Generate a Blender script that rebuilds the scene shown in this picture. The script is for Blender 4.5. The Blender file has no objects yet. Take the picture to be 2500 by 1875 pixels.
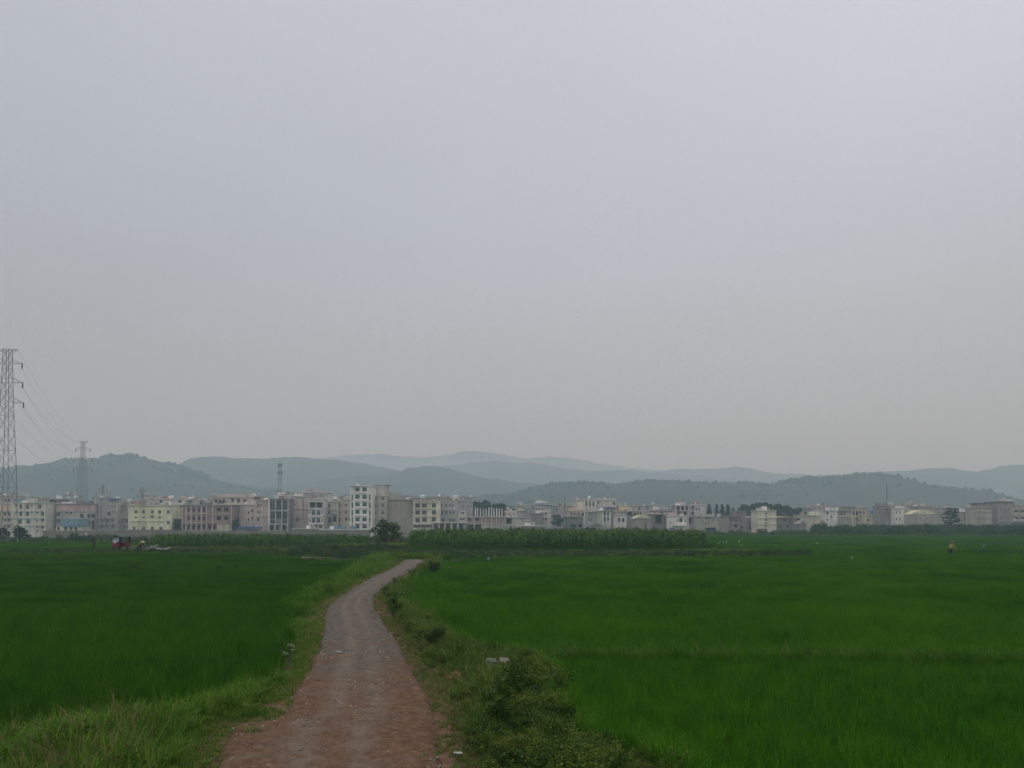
import bpy, math, random
import numpy as np
from mathutils import Vector, noise as mnoise
PI = math.pi
R = math.radians
random.seed(7)
rng = np.random.default_rng(11)
sc = bpy.context.scene
col = sc.collection

# ------------------------------------------------------------------ camera
F = 1944.4; PITCH = R(1.5); CAMZ = 2.8; CY = 1285-F*math.tan(PITCH)
cam_d = bpy.data.cameras.new("camera"); cam = bpy.data.objects.new("camera", cam_d); col.objects.link(cam)
cam_d.sensor_width = 36; cam_d.lens = 28.0; cam_d.shift_y = (CY-937.5)/2500; cam_d.clip_start = 0.1; cam_d.clip_end = 20000
cam.location = (0, 0, CAMZ); cam.rotation_euler = (PI/2 + PITCH, 0, 0)
sc.camera = cam
# ------------------------------------------------------------------ world: overcast daylight
SUN_EL, SUN_AZ = 58, 35
w = bpy.data.worlds.new("World"); sc.world = w; w.use_nodes = True
nt = w.node_tree; N = nt.nodes; LK = nt.links; N.clear()
wo = N.new("ShaderNodeOutputWorld"); bg = N.new("ShaderNodeBackground"); LK.new(bg.outputs[0], wo.inputs[0])
sky = N.new("ShaderNodeTexSky"); sky.sky_type = 'NISHITA'; sky.sun_disc = False
sky.sun_elevation = R(SUN_EL); sky.sun_rotation = R(SUN_AZ); sky.dust_density = 6; sky.air_density = 1.2
tc = N.new("ShaderNodeTexCoord"); sep = N.new("ShaderNodeSeparateXYZ"); LK.new(tc.outputs['Generated'], sep.inputs[0])
ramp = N.new("ShaderNodeValToRGB"); LK.new(sep.outputs[2], ramp.inputs[0])
cr = ramp.color_ramp
stops = [(0.0, (4.4, 4.3, 4.2)), (0.10, (4.47, 4.52, 4.5)), (0.2, (4.65, 4.9, 5.35)), (0.35, (5.2, 5.58, 6.4)),
         (0.56, (6.15, 6.5, 7.35)), (1.0, (9.6, 9.75, 9.95))]
cr.elements[0].position = 0; cr.elements[0].color = tuple(c/10 for c in stops[0][1])+(1,)
cr.elements[1].position = 1; cr.elements[1].color = tuple(c/10 for c in stops[-1][1])+(1,)
for p_, c_ in stops[1:-1]:
    e = cr.elements.new(p_); e.color = tuple(c/10 for c in c_)+(1,)
# soft uneven cloud deck
nz = N.new("ShaderNodeTexNoise"); nz.inputs['Scale'].default_value = 1.3; nz.inputs['Detail'].default_value = 3
mpw = N.new("ShaderNodeMapping"); mpw.inputs['Scale'].default_value = (1, 1, 2.2); LK.new(tc.outputs['Generated'], mpw.inputs[0]); LK.new(mpw.outputs[0], nz.inputs[0])
mr = N.new("ShaderNodeMapRange"); mr.inputs[1].default_value = .3; mr.inputs[2].default_value = .7; mr.inputs[3].default_value = .94; mr.inputs[4].default_value = 1.06
LK.new(nz.outputs[0], mr.inputs[0])
az = N.new("ShaderNodeMath"); az.operation = 'MULTIPLY_ADD'; LK.new(sep.outputs[0], az.inputs[0]); az.inputs[1].default_value = 0.14; az.inputs[2].default_value = 1.0
m1 = N.new("ShaderNodeMath"); m1.operation = 'MULTIPLY'; LK.new(mr.outputs[0], m1.inputs[0]); LK.new(az.outputs[0], m1.inputs[1])
sc1 = N.new("ShaderNodeVectorMath"); sc1.operation = 'SCALE'; LK.new(ramp.outputs[0], sc1.inputs[0]); LK.new(m1.outputs[0], sc1.inputs['Scale'])
sc10 = N.new("ShaderNodeVectorMath"); sc10.operation = 'SCALE'; LK.new(sc1.outputs[0], sc10.inputs[0]); sc10.inputs['Scale'].default_value = 10.0
mixw = N.new("ShaderNodeMixRGB"); mixw.inputs[0].default_value = 0.93; LK.new(sky.outputs[0], mixw.inputs[1]); LK.new(sc10.outputs[0], mixw.inputs[2])
LK.new(mixw.outputs[0], bg.inputs[0]); bg.inputs[1].default_value = 0.10
# ------------------------------------------------------------------ sun through cloud
sd = bpy.data.lights.new("sun", 'SUN'); so = bpy.data.objects.new("sun", sd); col.objects.link(so)
sd.energy = 0.5; sd.angle = R(25); sd.color = (1, .95, .88)
so.rotation_euler = (R(90-SUN_EL), 0, R(180-SUN_AZ)+PI)
# ------------------------------------------------------------------ render
sc.view_settings.view_transform = 'Standard'; sc.view_settings.look = 'None'
sc.view_settings.exposure = 0.0; sc.view_settings.gamma = 1.0
cy = sc.cycles
sc.render.engine = 'CYCLES'
cy.max_bounces = 6; cy.diffuse_bounces = 2; cy.glossy_bounces = 2; cy.transmission_bounces = 3; cy.volume_bounces = 3; cy.transparent_max_bounces = 4
cy.use_denoising = True; cy.denoiser = 'OPENIMAGEDENOISE'; cy.denoising_prefilter = 'NONE'; cy.denoising_input_passes = 'RGB_ALBEDO_NORMAL'; cy.use_adaptive_sampling = True; cy.adaptive_threshold = 0.005
HAZE = 6.0e-4

# ================================================================== helpers
def ray(px, py):
    u = (px-1250)/F; v = (CY-py)/F
    return u, math.cos(PITCH)-v*math.sin(PITCH), math.sin(PITCH)+v*math.cos(PITCH)
def at(px, py, Y):
    a, b, c = ray(px, py); t = Y/b
    return Vector((a*t, Y, CAMZ+c*t))
def gnd(px, py, z=0.0):
    a, b, c = ray(px, py); t = (z-CAMZ)/c
    return (a*t, b*t)
def lin(c):
    c = c/255.0
    return c/12.92 if c <= .04045 else ((c+.055)/1.055)**2.4
def smooth(a, b, x):
    t = np.clip((x-a)/(b-a), 0, 1); return t*t*(3-2*t)

def vnoise(x, y, seed=0):
    x = np.asarray(x, float); y = np.asarray(y, float)
    xi = np.floor(x).astype(np.int64); yi = np.floor(y).astype(np.int64); fx = x-xi; fy = y-yi
    fx = fx*fx*(3-2*fx); fy = fy*fy*(3-2*fy)
    def h(a, b):
        n = (a*374761393 + b*668265263 + seed*1442695041) & 0xffffffff
        n = ((n ^ (n >> 13))*1274126177) & 0xffffffff
        return ((n ^ (n >> 16)) & 0xffff)/65535.0
    return (h(xi, yi)*(1-fx)+h(xi+1, yi)*fx)*(1-fy)+(h(xi, yi+1)*(1-fx)+h(xi+1, yi+1)*fx)*fy
def fbm(x, y, o=4, seed=0):
    s = 0; a = .5; t = 0
    for i in range(o):
        s = s+a*vnoise(x*2**i, y*2**i, seed+i); t += a; a *= .5
    return s/t

def tag(o, label=None, cat=None, group=None, kind=None):
    if label: o["label"] = label
    if cat: o["category"] = cat
    if group: o["group"] = group
    if kind: o["kind"] = kind
    return o
def empty(name, loc, rz=0):
    o = bpy.data.objects.new(name, None); col.objects.link(o); o.location = loc; o.rotation_euler = (0, 0, rz); return o
def mkmesh(name, V, Fc, mats, parent=None, loc=(0, 0, 0), smooth_=False, mi=None, link=True):
    me = bpy.data.meshes.new(name)
    me.from_pydata([tuple(v) for v in V], [], [tuple(int(i) for i in f) for f in Fc])
    if not isinstance(mats, (list, tuple)): mats = [mats]
    for m in mats: me.materials.append(m)
    if mi is not None: me.polygons.foreach_set('material_index', np.asarray(mi, np.int32))
    if smooth_: me.polygons.foreach_set('use_smooth', [True]*len(me.polygons))
    me.update()
    o = bpy.data.objects.new(name, me)
    if link: col.objects.link(o)
    o.location = loc
    if parent: o.parent = parent
    return o
class MB:
    """collects simple solids, builds ONE mesh object (world coordinates minus the parent's origin)"""
    def __init__(s): s.v = []; s.f = []; s.mi = []; s.m = 0
    def add(s, vs, fs):
        b = len(s.v); s.v += [tuple(v) for v in vs]; s.f += [tuple(b+i for i in f) for f in fs]; s.mi += [s.m]*len(fs); return s
    def box(s, x0, x1, y0, y1, z0, z1):
        return s.add([(x0, y0, z0), (x1, y0, z0), (x1, y1, z0), (x0, y1, z0), (x0, y0, z1), (x1, y0, z1), (x1, y1, z1), (x0, y1, z1)],
                     [(0, 3, 2, 1), (4, 5, 6, 7), (0, 1, 5, 4), (1, 2, 6, 5), (2, 3, 7, 6), (3, 0, 4, 7)])
    def beam(s, a, b, r, r2=None, n=4):
        a = Vector(a); b = Vector(b); d = (b-a)
        if d.length < 1e-6: return s
        d.normalize(); up = Vector((0, 0, 1)) if abs(d.z) < .95 else Vector((1, 0, 0))
        u = d.cross(up).normalized(); v = d.cross(u); r2 = r if r2 is None else r2
        vs = []
        for p, q in ((a, r), (b, r2)):
            for k in range(n):
                t = 2*PI*(k+.5)/n; vs.append(p+u*math.cos(t)*q+v*math.sin(t)*q)
        fs = [(k, (k+1) % n, n+(k+1) % n, n+k) for k in range(n)]+[tuple(range(n))[::-1], tuple(range(n, 2*n))]
        return s.add(vs, fs)
    def tube(s, pts, rs, n=8):
        for i in range(len(pts)-1): s.beam(pts[i], pts[i+1], rs[i], rs[i+1], n)
        return s
    def ell(s, c, r, nu=10, nv=7, f=None):
        vs = []; fs = []
        for j in range(nv+1):
            th = PI*j/nv
            for i in range(nu):
                ph = 2*PI*i/nu; p = Vector((math.sin(th)*math.cos(ph), math.sin(th)*math.sin(ph), math.cos(th)))
                k = f(p) if f else 1
                vs.append((c[0]+p.x*r[0]*k, c[1]+p.y*r[1]*k, c[2]+p.z*r[2]*k))
        for j in range(nv):
            for i in range(nu): fs.append((j*nu+i, (j+1)*nu+i, (j+1)*nu+(i+1) % nu, j*nu+(i+1) % nu))
        return s.add(vs, fs)
    def cyl(s, c, axis, r, h, n=16):
        a = Vector(c)-Vector(axis)*h/2; b = Vector(c)+Vector(axis)*h/2
        return s.beam(a, b, r, r, n)
    def build(s, name, mats, parent=None, smooth_=False):
        off = parent.location if parent is not None else Vector((0, 0, 0))
        if parent is not None and parent.parent is not None: off = off+parent.parent.location
        vs = [(v[0]-off[0], v[1]-off[1], v[2]-off[2]) for v in s.v]
        return mkmesh(name, vs, s.f, mats, parent, smooth_=smooth_, mi=s.mi)
    def local(s, name, mats, parent=None, smooth_=False):
        return mkmesh(name, s.v, s.f, mats, parent, smooth_=smooth_, mi=s.mi)

# ------------------------------------------------------------------ materials
_mc = {}
def newmat(name):
    m = bpy.data.materials.new(name); m.use_nodes = True
    b = m.node_tree.nodes['Principled BSDF']; b.inputs['Specular IOR Level'].default_value = .3
    return m, m.node_tree, b
def ramp_node(nt, stops, src):
    r = nt.nodes.new("ShaderNodeValToRGB"); e = r.color_ramp.elements
    e[0].position = stops[0][0]; e[0].color = (*stops[0][1], 1); e[1].position = stops[-1][0]; e[1].color = (*stops[-1][1], 1)
    for p_, c_ in stops[1:-1]:
        x = e.new(p_); x.color = (*c_, 1)
    nt.links.new(src, r.inputs[0]); return r
def noise_node(nt, scale, detail=3, coord='pos', mapping=None, rough=.5):
    n = nt.nodes.new("ShaderNodeTexNoise"); n.inputs['Scale'].default_value = scale; n.inputs['Detail'].default_value = detail; n.inputs['Roughness'].default_value = rough
    g = nt.nodes.new("ShaderNodeNewGeometry") if coord == 'pos' else nt.nodes.new("ShaderNodeTexCoord")
    src = g.outputs['Position'] if coord == 'pos' else g.outputs['Object']
    if mapping:
        mp = nt.nodes.new("ShaderNodeMapping"); mp.inputs['Scale'].default_value = mapping; nt.links.new(src, mp.inputs[0]); src = mp.outputs[0]
    nt.links.new(src, n.inputs['Vector']); return n
def mul(c, k): return tuple(min(.95, max(.002, x*k)) for x in c)

def plain(name, c, rough=.7, metal=0, var=.15, scale=3.0):
    key = ('p', name)
    if key in _mc: return _mc[key]
    m, nt, b = newmat(name)
    n = noise_node(nt, scale, 4)
    r = ramp_node(nt, [(.3, mul(c, 1-var)), (.7, mul(c, 1+var))], n.outputs[0]); nt.links.new(r.outputs[0], b.inputs['Base Color'])
    b.inputs['Roughness'].default_value = rough; b.inputs['Metallic'].default_value = metal
    _mc[key] = m; return m
def leafmat(name, c1, c2, c3=None, patch=.15, trans=.25, rough=.55, dry=None, dryamt=.0):
    """foliage: per-instance and world-position variation between leaf colours"""
    m, nt, b = newmat(name); L = nt.links
    oi = nt.nodes.new("ShaderNodeObjectInfo")
    n1 = noise_node(nt, patch, 3); n2 = noise_node(nt, 2.3, 2)
    a1 = nt.nodes.new("ShaderNodeMath"); a1.operation = 'MULTIPLY_ADD'; L.new(oi.outputs['Random'], a1.inputs[0]); a1.inputs[1].default_value = .5; L.new(n1.outputs[0], a1.inputs[2])
    a2 = nt.nodes.new("ShaderNodeMath"); a2.operation = 'MULTIPLY_ADD'; L.new(n2.outputs[0], a2.inputs[0]); a2.inputs[1].default_value = .5; L.new(a1.outputs[0], a2.inputs[2])
    st = [(.55, c1), (1.15, c2)] if c3 is None else [(.5, c1), (.8, c2), (1.2, c3)]
    st = [((p_-.3)/1.1, c_) for p_, c_ in st]
    a3 = nt.nodes.new("ShaderNodeMath"); a3.operation = 'MULTIPLY_ADD'; L.new(a2.outputs[0], a3.inputs[0]); a3.inputs[1].default_value = 1/1.1; a3.inputs[2].default_value = -.3/1.1
    r = ramp_node(nt, st, a3.outputs[0]); src = r.outputs[0]
    if dry:
        n3 = noise_node(nt, .9, 3); mrr = nt.nodes.new("ShaderNodeMapRange"); mrr.inputs[1].default_value = .72-dryamt*.4; mrr.inputs[2].default_value = .8-dryamt*.4
        L.new(n3.outputs[0], mrr.inputs[0]); mx = nt.nodes.new("ShaderNodeMixRGB"); L.new(mrr.outputs[0], mx.inputs[0]); L.new(src, mx.inputs[1]); mx.inputs[2].default_value = (*dry, 1); src = mx.outputs[0]
    L.new(src, b.inputs['Base Color']); b.inputs['Roughness'].default_value = rough; b.inputs['Specular IOR Level'].default_value = .08
    if trans:
        tr = nt.nodes.new("ShaderNodeBsdfTranslucent"); L.new(src, tr.inputs[0]); ms = nt.nodes.new("ShaderNodeMixShader"); ms.inputs[0].default_value = trans
        L.new(b.outputs[0], ms.inputs[1]); L.new(tr.outputs[0], ms.inputs[2]); L.new(ms.outputs[0], nt.nodes['Material Output'].inputs[0])
    return m
# wall colours are given as they read from the field; this turns them into a paint colour (haze taken off)
WALL_ILL = .53; WALL_T = .85; AIR = (.33, .36, .38)
def paint(r, g, b, Y=345):
    T = math.exp(-HAZE*Y); o = []; gm = (r+g+b)/3; sf = .5; r, g, b = (gm+(c_-gm)*sf for c_ in (r, g, b)); b -= 1; b = b if b-r > 12 else min(b, (r+g)/2)
    for k, v in enumerate((r, g, b)):
        o.append(min(.82, max(.02, (lin(v)-(1-T)*AIR[k]*.9)/(T*WALL_ILL))))
    return tuple(o)
def wallmat(rgb, Y=345, kind='plaster'):
    key = ('w', rgb, kind, int(Y/60))
    if key in _mc: return _mc[key]
    c = paint(*rgb, Y); m, nt, b = newmat('wall_'+kind); L = nt.links
    n1 = noise_node(nt, .22, 4); n2 = noise_node(nt, 1.0, 3, mapping=(1.1, 1.1, .12)); n3 = noise_node(nt, 1.6, 3)
    a = nt.nodes.new("ShaderNodeMath"); a.operation = 'ADD'; L.new(n1.outputs[0], a.inputs[0]); L.new(n2.outputs[0], a.inputs[1])
    a2 = nt.nodes.new("ShaderNodeMath"); a2.operation = 'MULTIPLY_ADD'; L.new(n3.outputs[0], a2.inputs[0]); a2.inputs[1].default_value = .5; L.new(a.outputs[0], a2.inputs[2])
    s = nt.nodes.new("ShaderNodeMath"); s.operation = 'MULTIPLY'; L.new(a2.outputs[0], s.inputs[0]); s.inputs[1].default_value = .4
    g = sum(c)/3; dirt = tuple(.55*x+.12*g for x in c)
    r = ramp_node(nt, [(.36, dirt), (.47, mul(c, .82)), (.56, c), (.66, mul(c, 1.15))], s.outputs[0])
    src = r.outputs[0]
    if kind == 'brick':
        bt = nt.nodes.new("ShaderNodeTexBrick"); bt.inputs['Scale'].default_value = 1.0; bt.inputs['Brick Width'].default_value = .9; bt.inputs['Row Height'].default_value = .35; bt.inputs['Mortar Size'].default_value = .05
        bt.inputs['Color1'].default_value = (*mul(c, .85), 1); bt.inputs['Color2'].default_value = (*mul(c, 1.15), 1); bt.inputs['Mortar'].default_value = (*mul((g, g, g), 1.2), 1)
        gg = nt.nodes.new("ShaderNodeNewGeometry"); sp = nt.nodes.new("ShaderNodeSeparateXYZ"); cb = nt.nodes.new("ShaderNodeCombineXYZ")
        L.new(gg.outputs['Position'], sp.inputs[0]); L.new(sp.outputs[0], cb.inputs[0]); L.new(sp.outputs[2], cb.inputs[1]); L.new(cb.outputs[0], bt.inputs['Vector'])
        mx = nt.nodes.new("ShaderNodeMixRGB"); mx.inputs[0].default_value = .5; L.new(src, mx.inputs[1]); L.new(bt.outputs[0], mx.inputs[2]); src = mx.outputs[0]
    L.new(src, b.inputs['Base Color']); b.inputs['Roughness'].default_value = .9; b.inputs['Specular IOR Level'].default_value = .1
    _mc[key] = m; return m

M_glass, _nt, _b = newmat('window_glass'); _b.inputs['Base Color'].default_value = (.02, .03, .035, 1); _b.inputs['Roughness'].default_value = .2; _b.inputs['Specular IOR Level'].default_value = .25
M_glassb, _nt, _b = newmat('window_glass_blue'); _b.inputs['Base Color'].default_value = (.03, .045, .09, 1); _b.inputs['Roughness'].default_value = .15
M_frame = plain('window_frame', (.45, .45, .43), .5)
M_steel = plain('galvanised_steel', (.22, .22, .23), .6, .3)
M_cable = plain('cable', (.08, .08, .08), .7)
M_ins = plain('insulator', (.10, .07, .06), .3)
M_dark = plain('dark_rubber', (.015, .015, .016), .8)
M_white = plain('white_paint', (.75, .75, .74), .5, var=.05)
M_egret = plain('white_feather', (.6, .61, .58), .8, var=.04)
M_tank = plain('tank_steel', (.7, .72, .75), .3, .3, var=.05)
M_trunk = plain('bark', (.09, .07, .05), .9)

# ================================================================== ground plan (world x,y polygons from the plan of the field)
def P2(pts, z=0.0): return np.array([gnd(x, y, z) for x, y in pts])
VERGE = P2([(-1500, 1880), (0, 1812), (113, 1798), (395, 1760), (500, 1720), (650, 1640), (668, 1590), (706, 1526), (752, 1452), (825, 1418), (880, 1378), (905, 1362),
            (1085, 1362), (1075, 1376), (1020, 1400), (990, 1430), (985, 1465), (1050, 1515), (1110, 1560), (1190, 1590), (1320, 1612), (1385, 1690), (1405, 1760), (1475, 1805),
            (1610, 1838), (1710, 1900), (2300, 2700), (-1500, 2700)])
PL = [(460, 1980), (532, 1856), (545, 1800), (560, 1768), (640, 1762), (687, 1745), (715, 1692), (750, 1635), (775, 1587), (788, 1540), (794, 1486), (835, 1454), (895, 1416), (955, 1388), (982, 1372), (985, 1366)]
PR = [(1090, 1980), (1079, 1856), (1073, 1793), (1080, 1752), (1044, 1692), (1019, 1644), (994, 1603), (975, 1565), (943, 1527), (918, 1486), (914, 1454), (949, 1426), (994, 1399), (1025, 1378), (1045, 1371), (1120, 1366.5)]
PATH = P2(PL+PR[::-1])
MAIZE_R = P2([(1000, 1345), (1700, 1345), (1720, 1332), (1725, 1324), (1000, 1324)])
MAIZE_L = P2([(368, 1337), (720, 1336), (890, 1331), (890, 1324), (368, 1326)])
MID = P2([(-200, 1352), (330, 1349), (560, 1350), (700, 1357), (830, 1367), (905, 1362), (1085, 1362), (1250, 1359), (1650, 1357), (1985, 1355), (1985, 1345), (1000, 1345), (1000, 1322), (368, 1322), (250, 1340), (-200, 1345)])
BUND = P2([(1200, 1583), (1400, 1574), (2900, 1592), (3000, 1604), (1400, 1590), (1290, 1604)])
def inside(P, x, y):
    c = np.zeros(x.shape, bool); n = len(P); j = n-1
    for i in range(n):
        xi, yi = P[i]; xj, yj = P[j]
        if yi != yj: c ^= ((yi > y) != (yj > y)) & (x < (xj-xi)*(y-yi)/(yj-yi)+xi)
        j = i
    return c
def dist(P, x, y):
    d = np.full(x.shape, 1e9); n = len(P)
    for i in range(n):
        a = P[i]; b = P[(i+1) % n]; e = b-a; L2 = max(e@e, 1e-9)
        t = np.clip(((x-a[0])*e[0]+(y-a[1])*e[1])/L2, 0, 1)
        d = np.minimum(d, np.hypot(x-a[0]-t*e[0], y-a[1]-t*e[1]))
    return d
def sdf(P, x, y): return np.where(inside(P, x, y), -1, 1)*dist(P, x, y)
def base_z(x, y):
    yy = np.maximum(y, 1)
    return -1.4*smooth(115, 235, y)*smooth(-.03, -.14, x/yy)
def ground_z(x, y):
    x = np.asarray(x, float); y = np.asarray(y, float)
    z = np.full(x.shape, -.5); near = (y < 130)
    if near.any():
        xn, yn = x[near], y[near]
        d = np.minimum(sdf(VERGE, xn, yn), np.minimum(sdf(MID, xn, yn)*.7, np.minimum(sdf(MAIZE_R, xn, yn), sdf(MAIZE_L, xn, yn))))
        dbn = sdf(BUND, xn, yn)
        up = 1-smooth(-.5, .45, d); zb = (-.30)*(1-smooth(-.15, .4, dbn))+(-.5)*smooth(-.15, .4, dbn)
        zz = np.maximum(-.5+.5*up, zb)
        zz += (.10*(fbm(xn*1.3, yn*1.3, 3, 5)-.45))*up
        dp = sdf(PATH, xn, yn); k = 1-smooth(-.05, .35, dp)
        zz = zz*(1-k)+(-.07)*k
        z[near] = zz
    far = smooth(120, 135, y)
    z = z*(1-far)+(-.35)*far
    return z+base_z(x, y)

# ------------------------------------------------------------------ ground sheet
def ax(lo, hi, step, far, g):
    a = list(np.arange(lo, hi+1e-6, step)); s = step; p = hi
    up = []
    while p < far: s *= g; p += s; up.append(p)
    return a, up
ya, yu = ax(3, 76, .24, 9000, 1.045)
ys = np.array([-400, -100, -30, -8, -1, 1.5]+ya+yu)
xa, xu = ax(-20, 20, .25, 8000, 1.075)
xs = np.array([-v for v in xu[::-1]]+xa+xu)
GX, GY = np.meshgrid(xs, ys); gx = GX.ravel(); gy = GY.ravel(); gz = ground_z(gx, gy)
ncol = len(xs); nrow = len(ys)
I = (np.arange(nrow-1)[:, None]*ncol+np.arange(ncol-1)[None]).ravel()
gf = np.stack([I, I+1, I+ncol+1, I+ncol], 1)
def bigmesh(name, V, Fq, mat, smooth_=True):
    me = bpy.data.meshes.new(name); V = np.ascontiguousarray(V, np.float32); Fq = np.ascontiguousarray(Fq, np.int32)
    k = Fq.shape[1]
    me.vertices.add(len(V)); me.vertices.foreach_set('co', V.ravel()); me.loops.add(Fq.size); me.loops.foreach_set('vertex_index', Fq.ravel())
    me.polygons.add(len(Fq)); me.polygons.foreach_set('loop_start', np.arange(0, Fq.size, k, dtype=np.int32)); me.polygons.foreach_set('loop_total', np.full(len(Fq), k, np.int32))
    if smooth_: me.polygons.foreach_set('use_smooth', np.ones(len(Fq), bool))
    for m in (mat if isinstance(mat, (list, tuple)) else [mat]): me.materials.append(m)
    me.update(calc_edges=True); me.validate()
    return me
M_ground, nt, b = newmat('field_soil')
n1 = noise_node(nt, .5, 5); n2 = noise_node(nt, 9, 4)
ad = nt.nodes.new("ShaderNodeMath"); ad.operation = 'MULTIPLY_ADD'; nt.links.new(n2.outputs[0], ad.inputs[0]); ad.inputs[1].default_value = .5; nt.links.new(n1.outputs[0], ad.inputs[2])
r = ramp_node(nt, [(.45, (.018, .03, .010)), (.62, (.03, .05, .014)), (.78, (.06, .055, .03)), (.9, (.12, .075, .05))], ad.outputs[0])
# beyond the paddies the ground is rough green pasture
g_ = nt.nodes.new("ShaderNodeNewGeometry"); s_ = nt.nodes.new("ShaderNodeSeparateXYZ"); nt.links.new(g_.outputs['Position'], s_.inputs[0])
mr_ = nt.nodes.new("ShaderNodeMapRange"); mr_.inputs[1].default_value = 60; mr_.inputs[2].default_value = 140; nt.links.new(s_.outputs[1], mr_.inputs[0])
n4 = noise_node(nt, .03, 4, mapping=(1, 3, 1)); r4 = ramp_node(nt, [(.3, (.022, .06, .016)), (.55, (.035, .08, .022)), (.75, (.06, .10, .03))], n4.outputs[0])
mx_ = nt.nodes.new("ShaderNodeMixRGB"); nt.links.new(mr_.outputs[0], mx_.inputs[0]); nt.links.new(r.outputs[0], mx_.inputs[1]); nt.links.new(r4.outputs[0], mx_.inputs[2])
nt.links.new(mx_.outputs[0], b.inputs['Base Color']); b.inputs['Roughness'].default_value = .95
at_ = nt.nodes.new("ShaderNodeAttribute"); at_.attribute_name = 'soil'; ns_ = noise_node(nt, 6, 6, rough=.75)
rs_ = ramp_node(nt, [(.3, (.085, .05, .03)), (.5, (.15, .088, .055)), (.7, (.24, .17, .12))], ns_.outputs[0]); mk_ = nt.nodes.new("ShaderNodeMixRGB")
nt.links.new(at_.outputs['Fac'], mk_.inputs[0]); nt.links.new(mx_.outputs[0], mk_.inputs[1]); nt.links.new(rs_.outputs[0], mk_.inputs[2]); nt.links.new(mk_.outputs[0], b.inputs['Base Color']); b.inputs['Specular IOR Level'].default_value = .05
gme = bigmesh('ground', np.stack([gx, gy, gz], 1), gf, M_ground); sl_ = np.zeros(len(gx)); q_ = (gy < 70) & (gy > 2) & (np.abs(gx) < 20)
sl_[q_] = np.clip((1-smooth(.0, .75, sdf(PATH, gx[q_], gy[q_])))+.9*(fbm(gx[q_]*1.7, gy[q_]*1.7, 3, 14)-.5), 0, 1); sl_[q_] *= (1-smooth(.6, 1.2, sdf(PATH, gx[q_], gy[q_])))
ga_ = gme.attributes.new('soil', 'FLOAT', 'POINT'); ga_.data.foreach_set('value', sl_.astype(np.float32))
go = bpy.data.objects.new('ground', gme); col.objects.link(go); tag(go, kind='structure')

# ------------------------------------------------------------------ path
def resample(P, n):
    d = np.r_[0, np.cumsum(np.hypot(*np.diff(P, axis=0).T))]; t = np.linspace(0, d[-1], n)
    return np.stack([np.interp(t, d, P[:, 0]), np.interp(t, d, P[:, 1])], 1)
pl = resample(P2([(200, 2700)]+PL), 620); pr = resample(P2([(1200, 2700)]+PR), 620)
nc = 34; V = []
for j in range(nc):
    t = j/(nc-1); e = abs(2*t-1)
    lo = -.02+.07*(fbm(np.arange(620)*.13, np.zeros(620), 4, 3)-.5); hi = 1.02+.07*(fbm(np.arange(620)*.13, np.zeros(620), 4, 9)-.5)
    tt = lo+(hi-lo)*t
    x = pl[:, 0]*(1-tt)+pr[:, 0]*tt; y = pl[:, 1]*(1-tt)+pr[:, 1]*tt
    z = .02-.13*smooth(.86, 1, e)*1.0+.05*(fbm(x*.9, y*.9, 4, 21)-.5)+.006*(fbm(x*9, y*9, 3, 22)-.5)
    rut = np.exp(-((t-.36)/.07)**2)+np.exp(-((t-.66)/.07)**2); z = z-.03*rut*vnoise(x*.3, y*.3, 30)
    V.append(np.stack([x, y, z], 1))
V = np.stack(V, 1).reshape(-1, 3); tcol = np.tile(np.linspace(0, 1, nc), 620); wob = .03*np.sin(V[:, 1]*.35)
rutv = np.clip(1.1*np.exp(-((tcol-.38-wob)/.085)**2)+1.0*np.exp(-((tcol-.64-wob)/.075)**2), 0, 1)
I = (np.arange(619)[:, None]*nc+np.arange(nc-1)[None]).ravel(); pf = np.stack([I, I+1, I+nc+1, I+nc], 1)
M_path, nt, b = newmat('gravel_dirt'); L = nt.links
g_ = nt.nodes.new("ShaderNodeNewGeometry"); s_ = nt.nodes.new("ShaderNodeSeparateXYZ"); L.new(g_.outputs['Position'], s_.inputs[0])
nA = noise_node(nt, .8, 6, rough=.7); mrA = nt.nodes.new("ShaderNodeMapRange"); mrA.inputs[1].default_value = 9; mrA.inputs[2].default_value = 24; mrA.inputs[3].default_value = .23; mrA.inputs[4].default_value = -.12; L.new(s_.outputs[1], mrA.inputs[0])
adA = nt.nodes.new("ShaderNodeMath"); adA.operation = 'ADD'; L.new(nA.outputs[0], adA.inputs[0]); L.new(mrA.outputs[0], adA.inputs[1])
nB = noise_node(nt, 7, 8, rough=.8)
grey = ramp_node(nt, [(.3, (.065, .055, .048)), (.5, (.145, .126, .108)), (.7, (.28, .245, .21))], nB.outputs[0])
red = ramp_node(nt, [(.3, (.085, .047, .028)), (.5, (.180, .106, .065)), (.72, (.31, .205, .135))], nB.outputs[0])
mA = nt.nodes.new("ShaderNodeMapRange"); mA.inputs[1].default_value = .47; mA.inputs[2].default_value = .63; L.new(adA.outputs[0], mA.inputs[0])
mx = nt.nodes.new("ShaderNodeMixRGB"); L.new(mA.outputs[0], mx.inputs[0]); L.new(grey.outputs[0], mx.inputs[1]); L.new(red.outputs[0], mx.inputs[2])
nC = noise_node(nt, 55, 3, rough=.7); mC = ramp_node(nt, [(.36, (.4, .4, .4)), (.5, (1, 1, 1)), (.62, (1.1, 1.1, 1.1)), (.70, (2.2, 2.2, 2.1))], nC.outputs[0])
mm = nt.nodes.new("ShaderNodeMixRGB"); mm.blend_type = 'MULTIPLY'; mm.inputs[0].default_value = .8; L.new(mx.outputs[0], mm.inputs[1]); L.new(mC.outputs[0], mm.inputs[2])
nD = noise_node(nt, 1.6, 4); mD = nt.nodes.new("ShaderNodeMapRange"); mD.inputs[1].default_value = .58; mD.inputs[2].default_value = .7; mD.inputs[4].default_value = .55; L.new(nD.outputs[0], mD.inputs[0])
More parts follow.
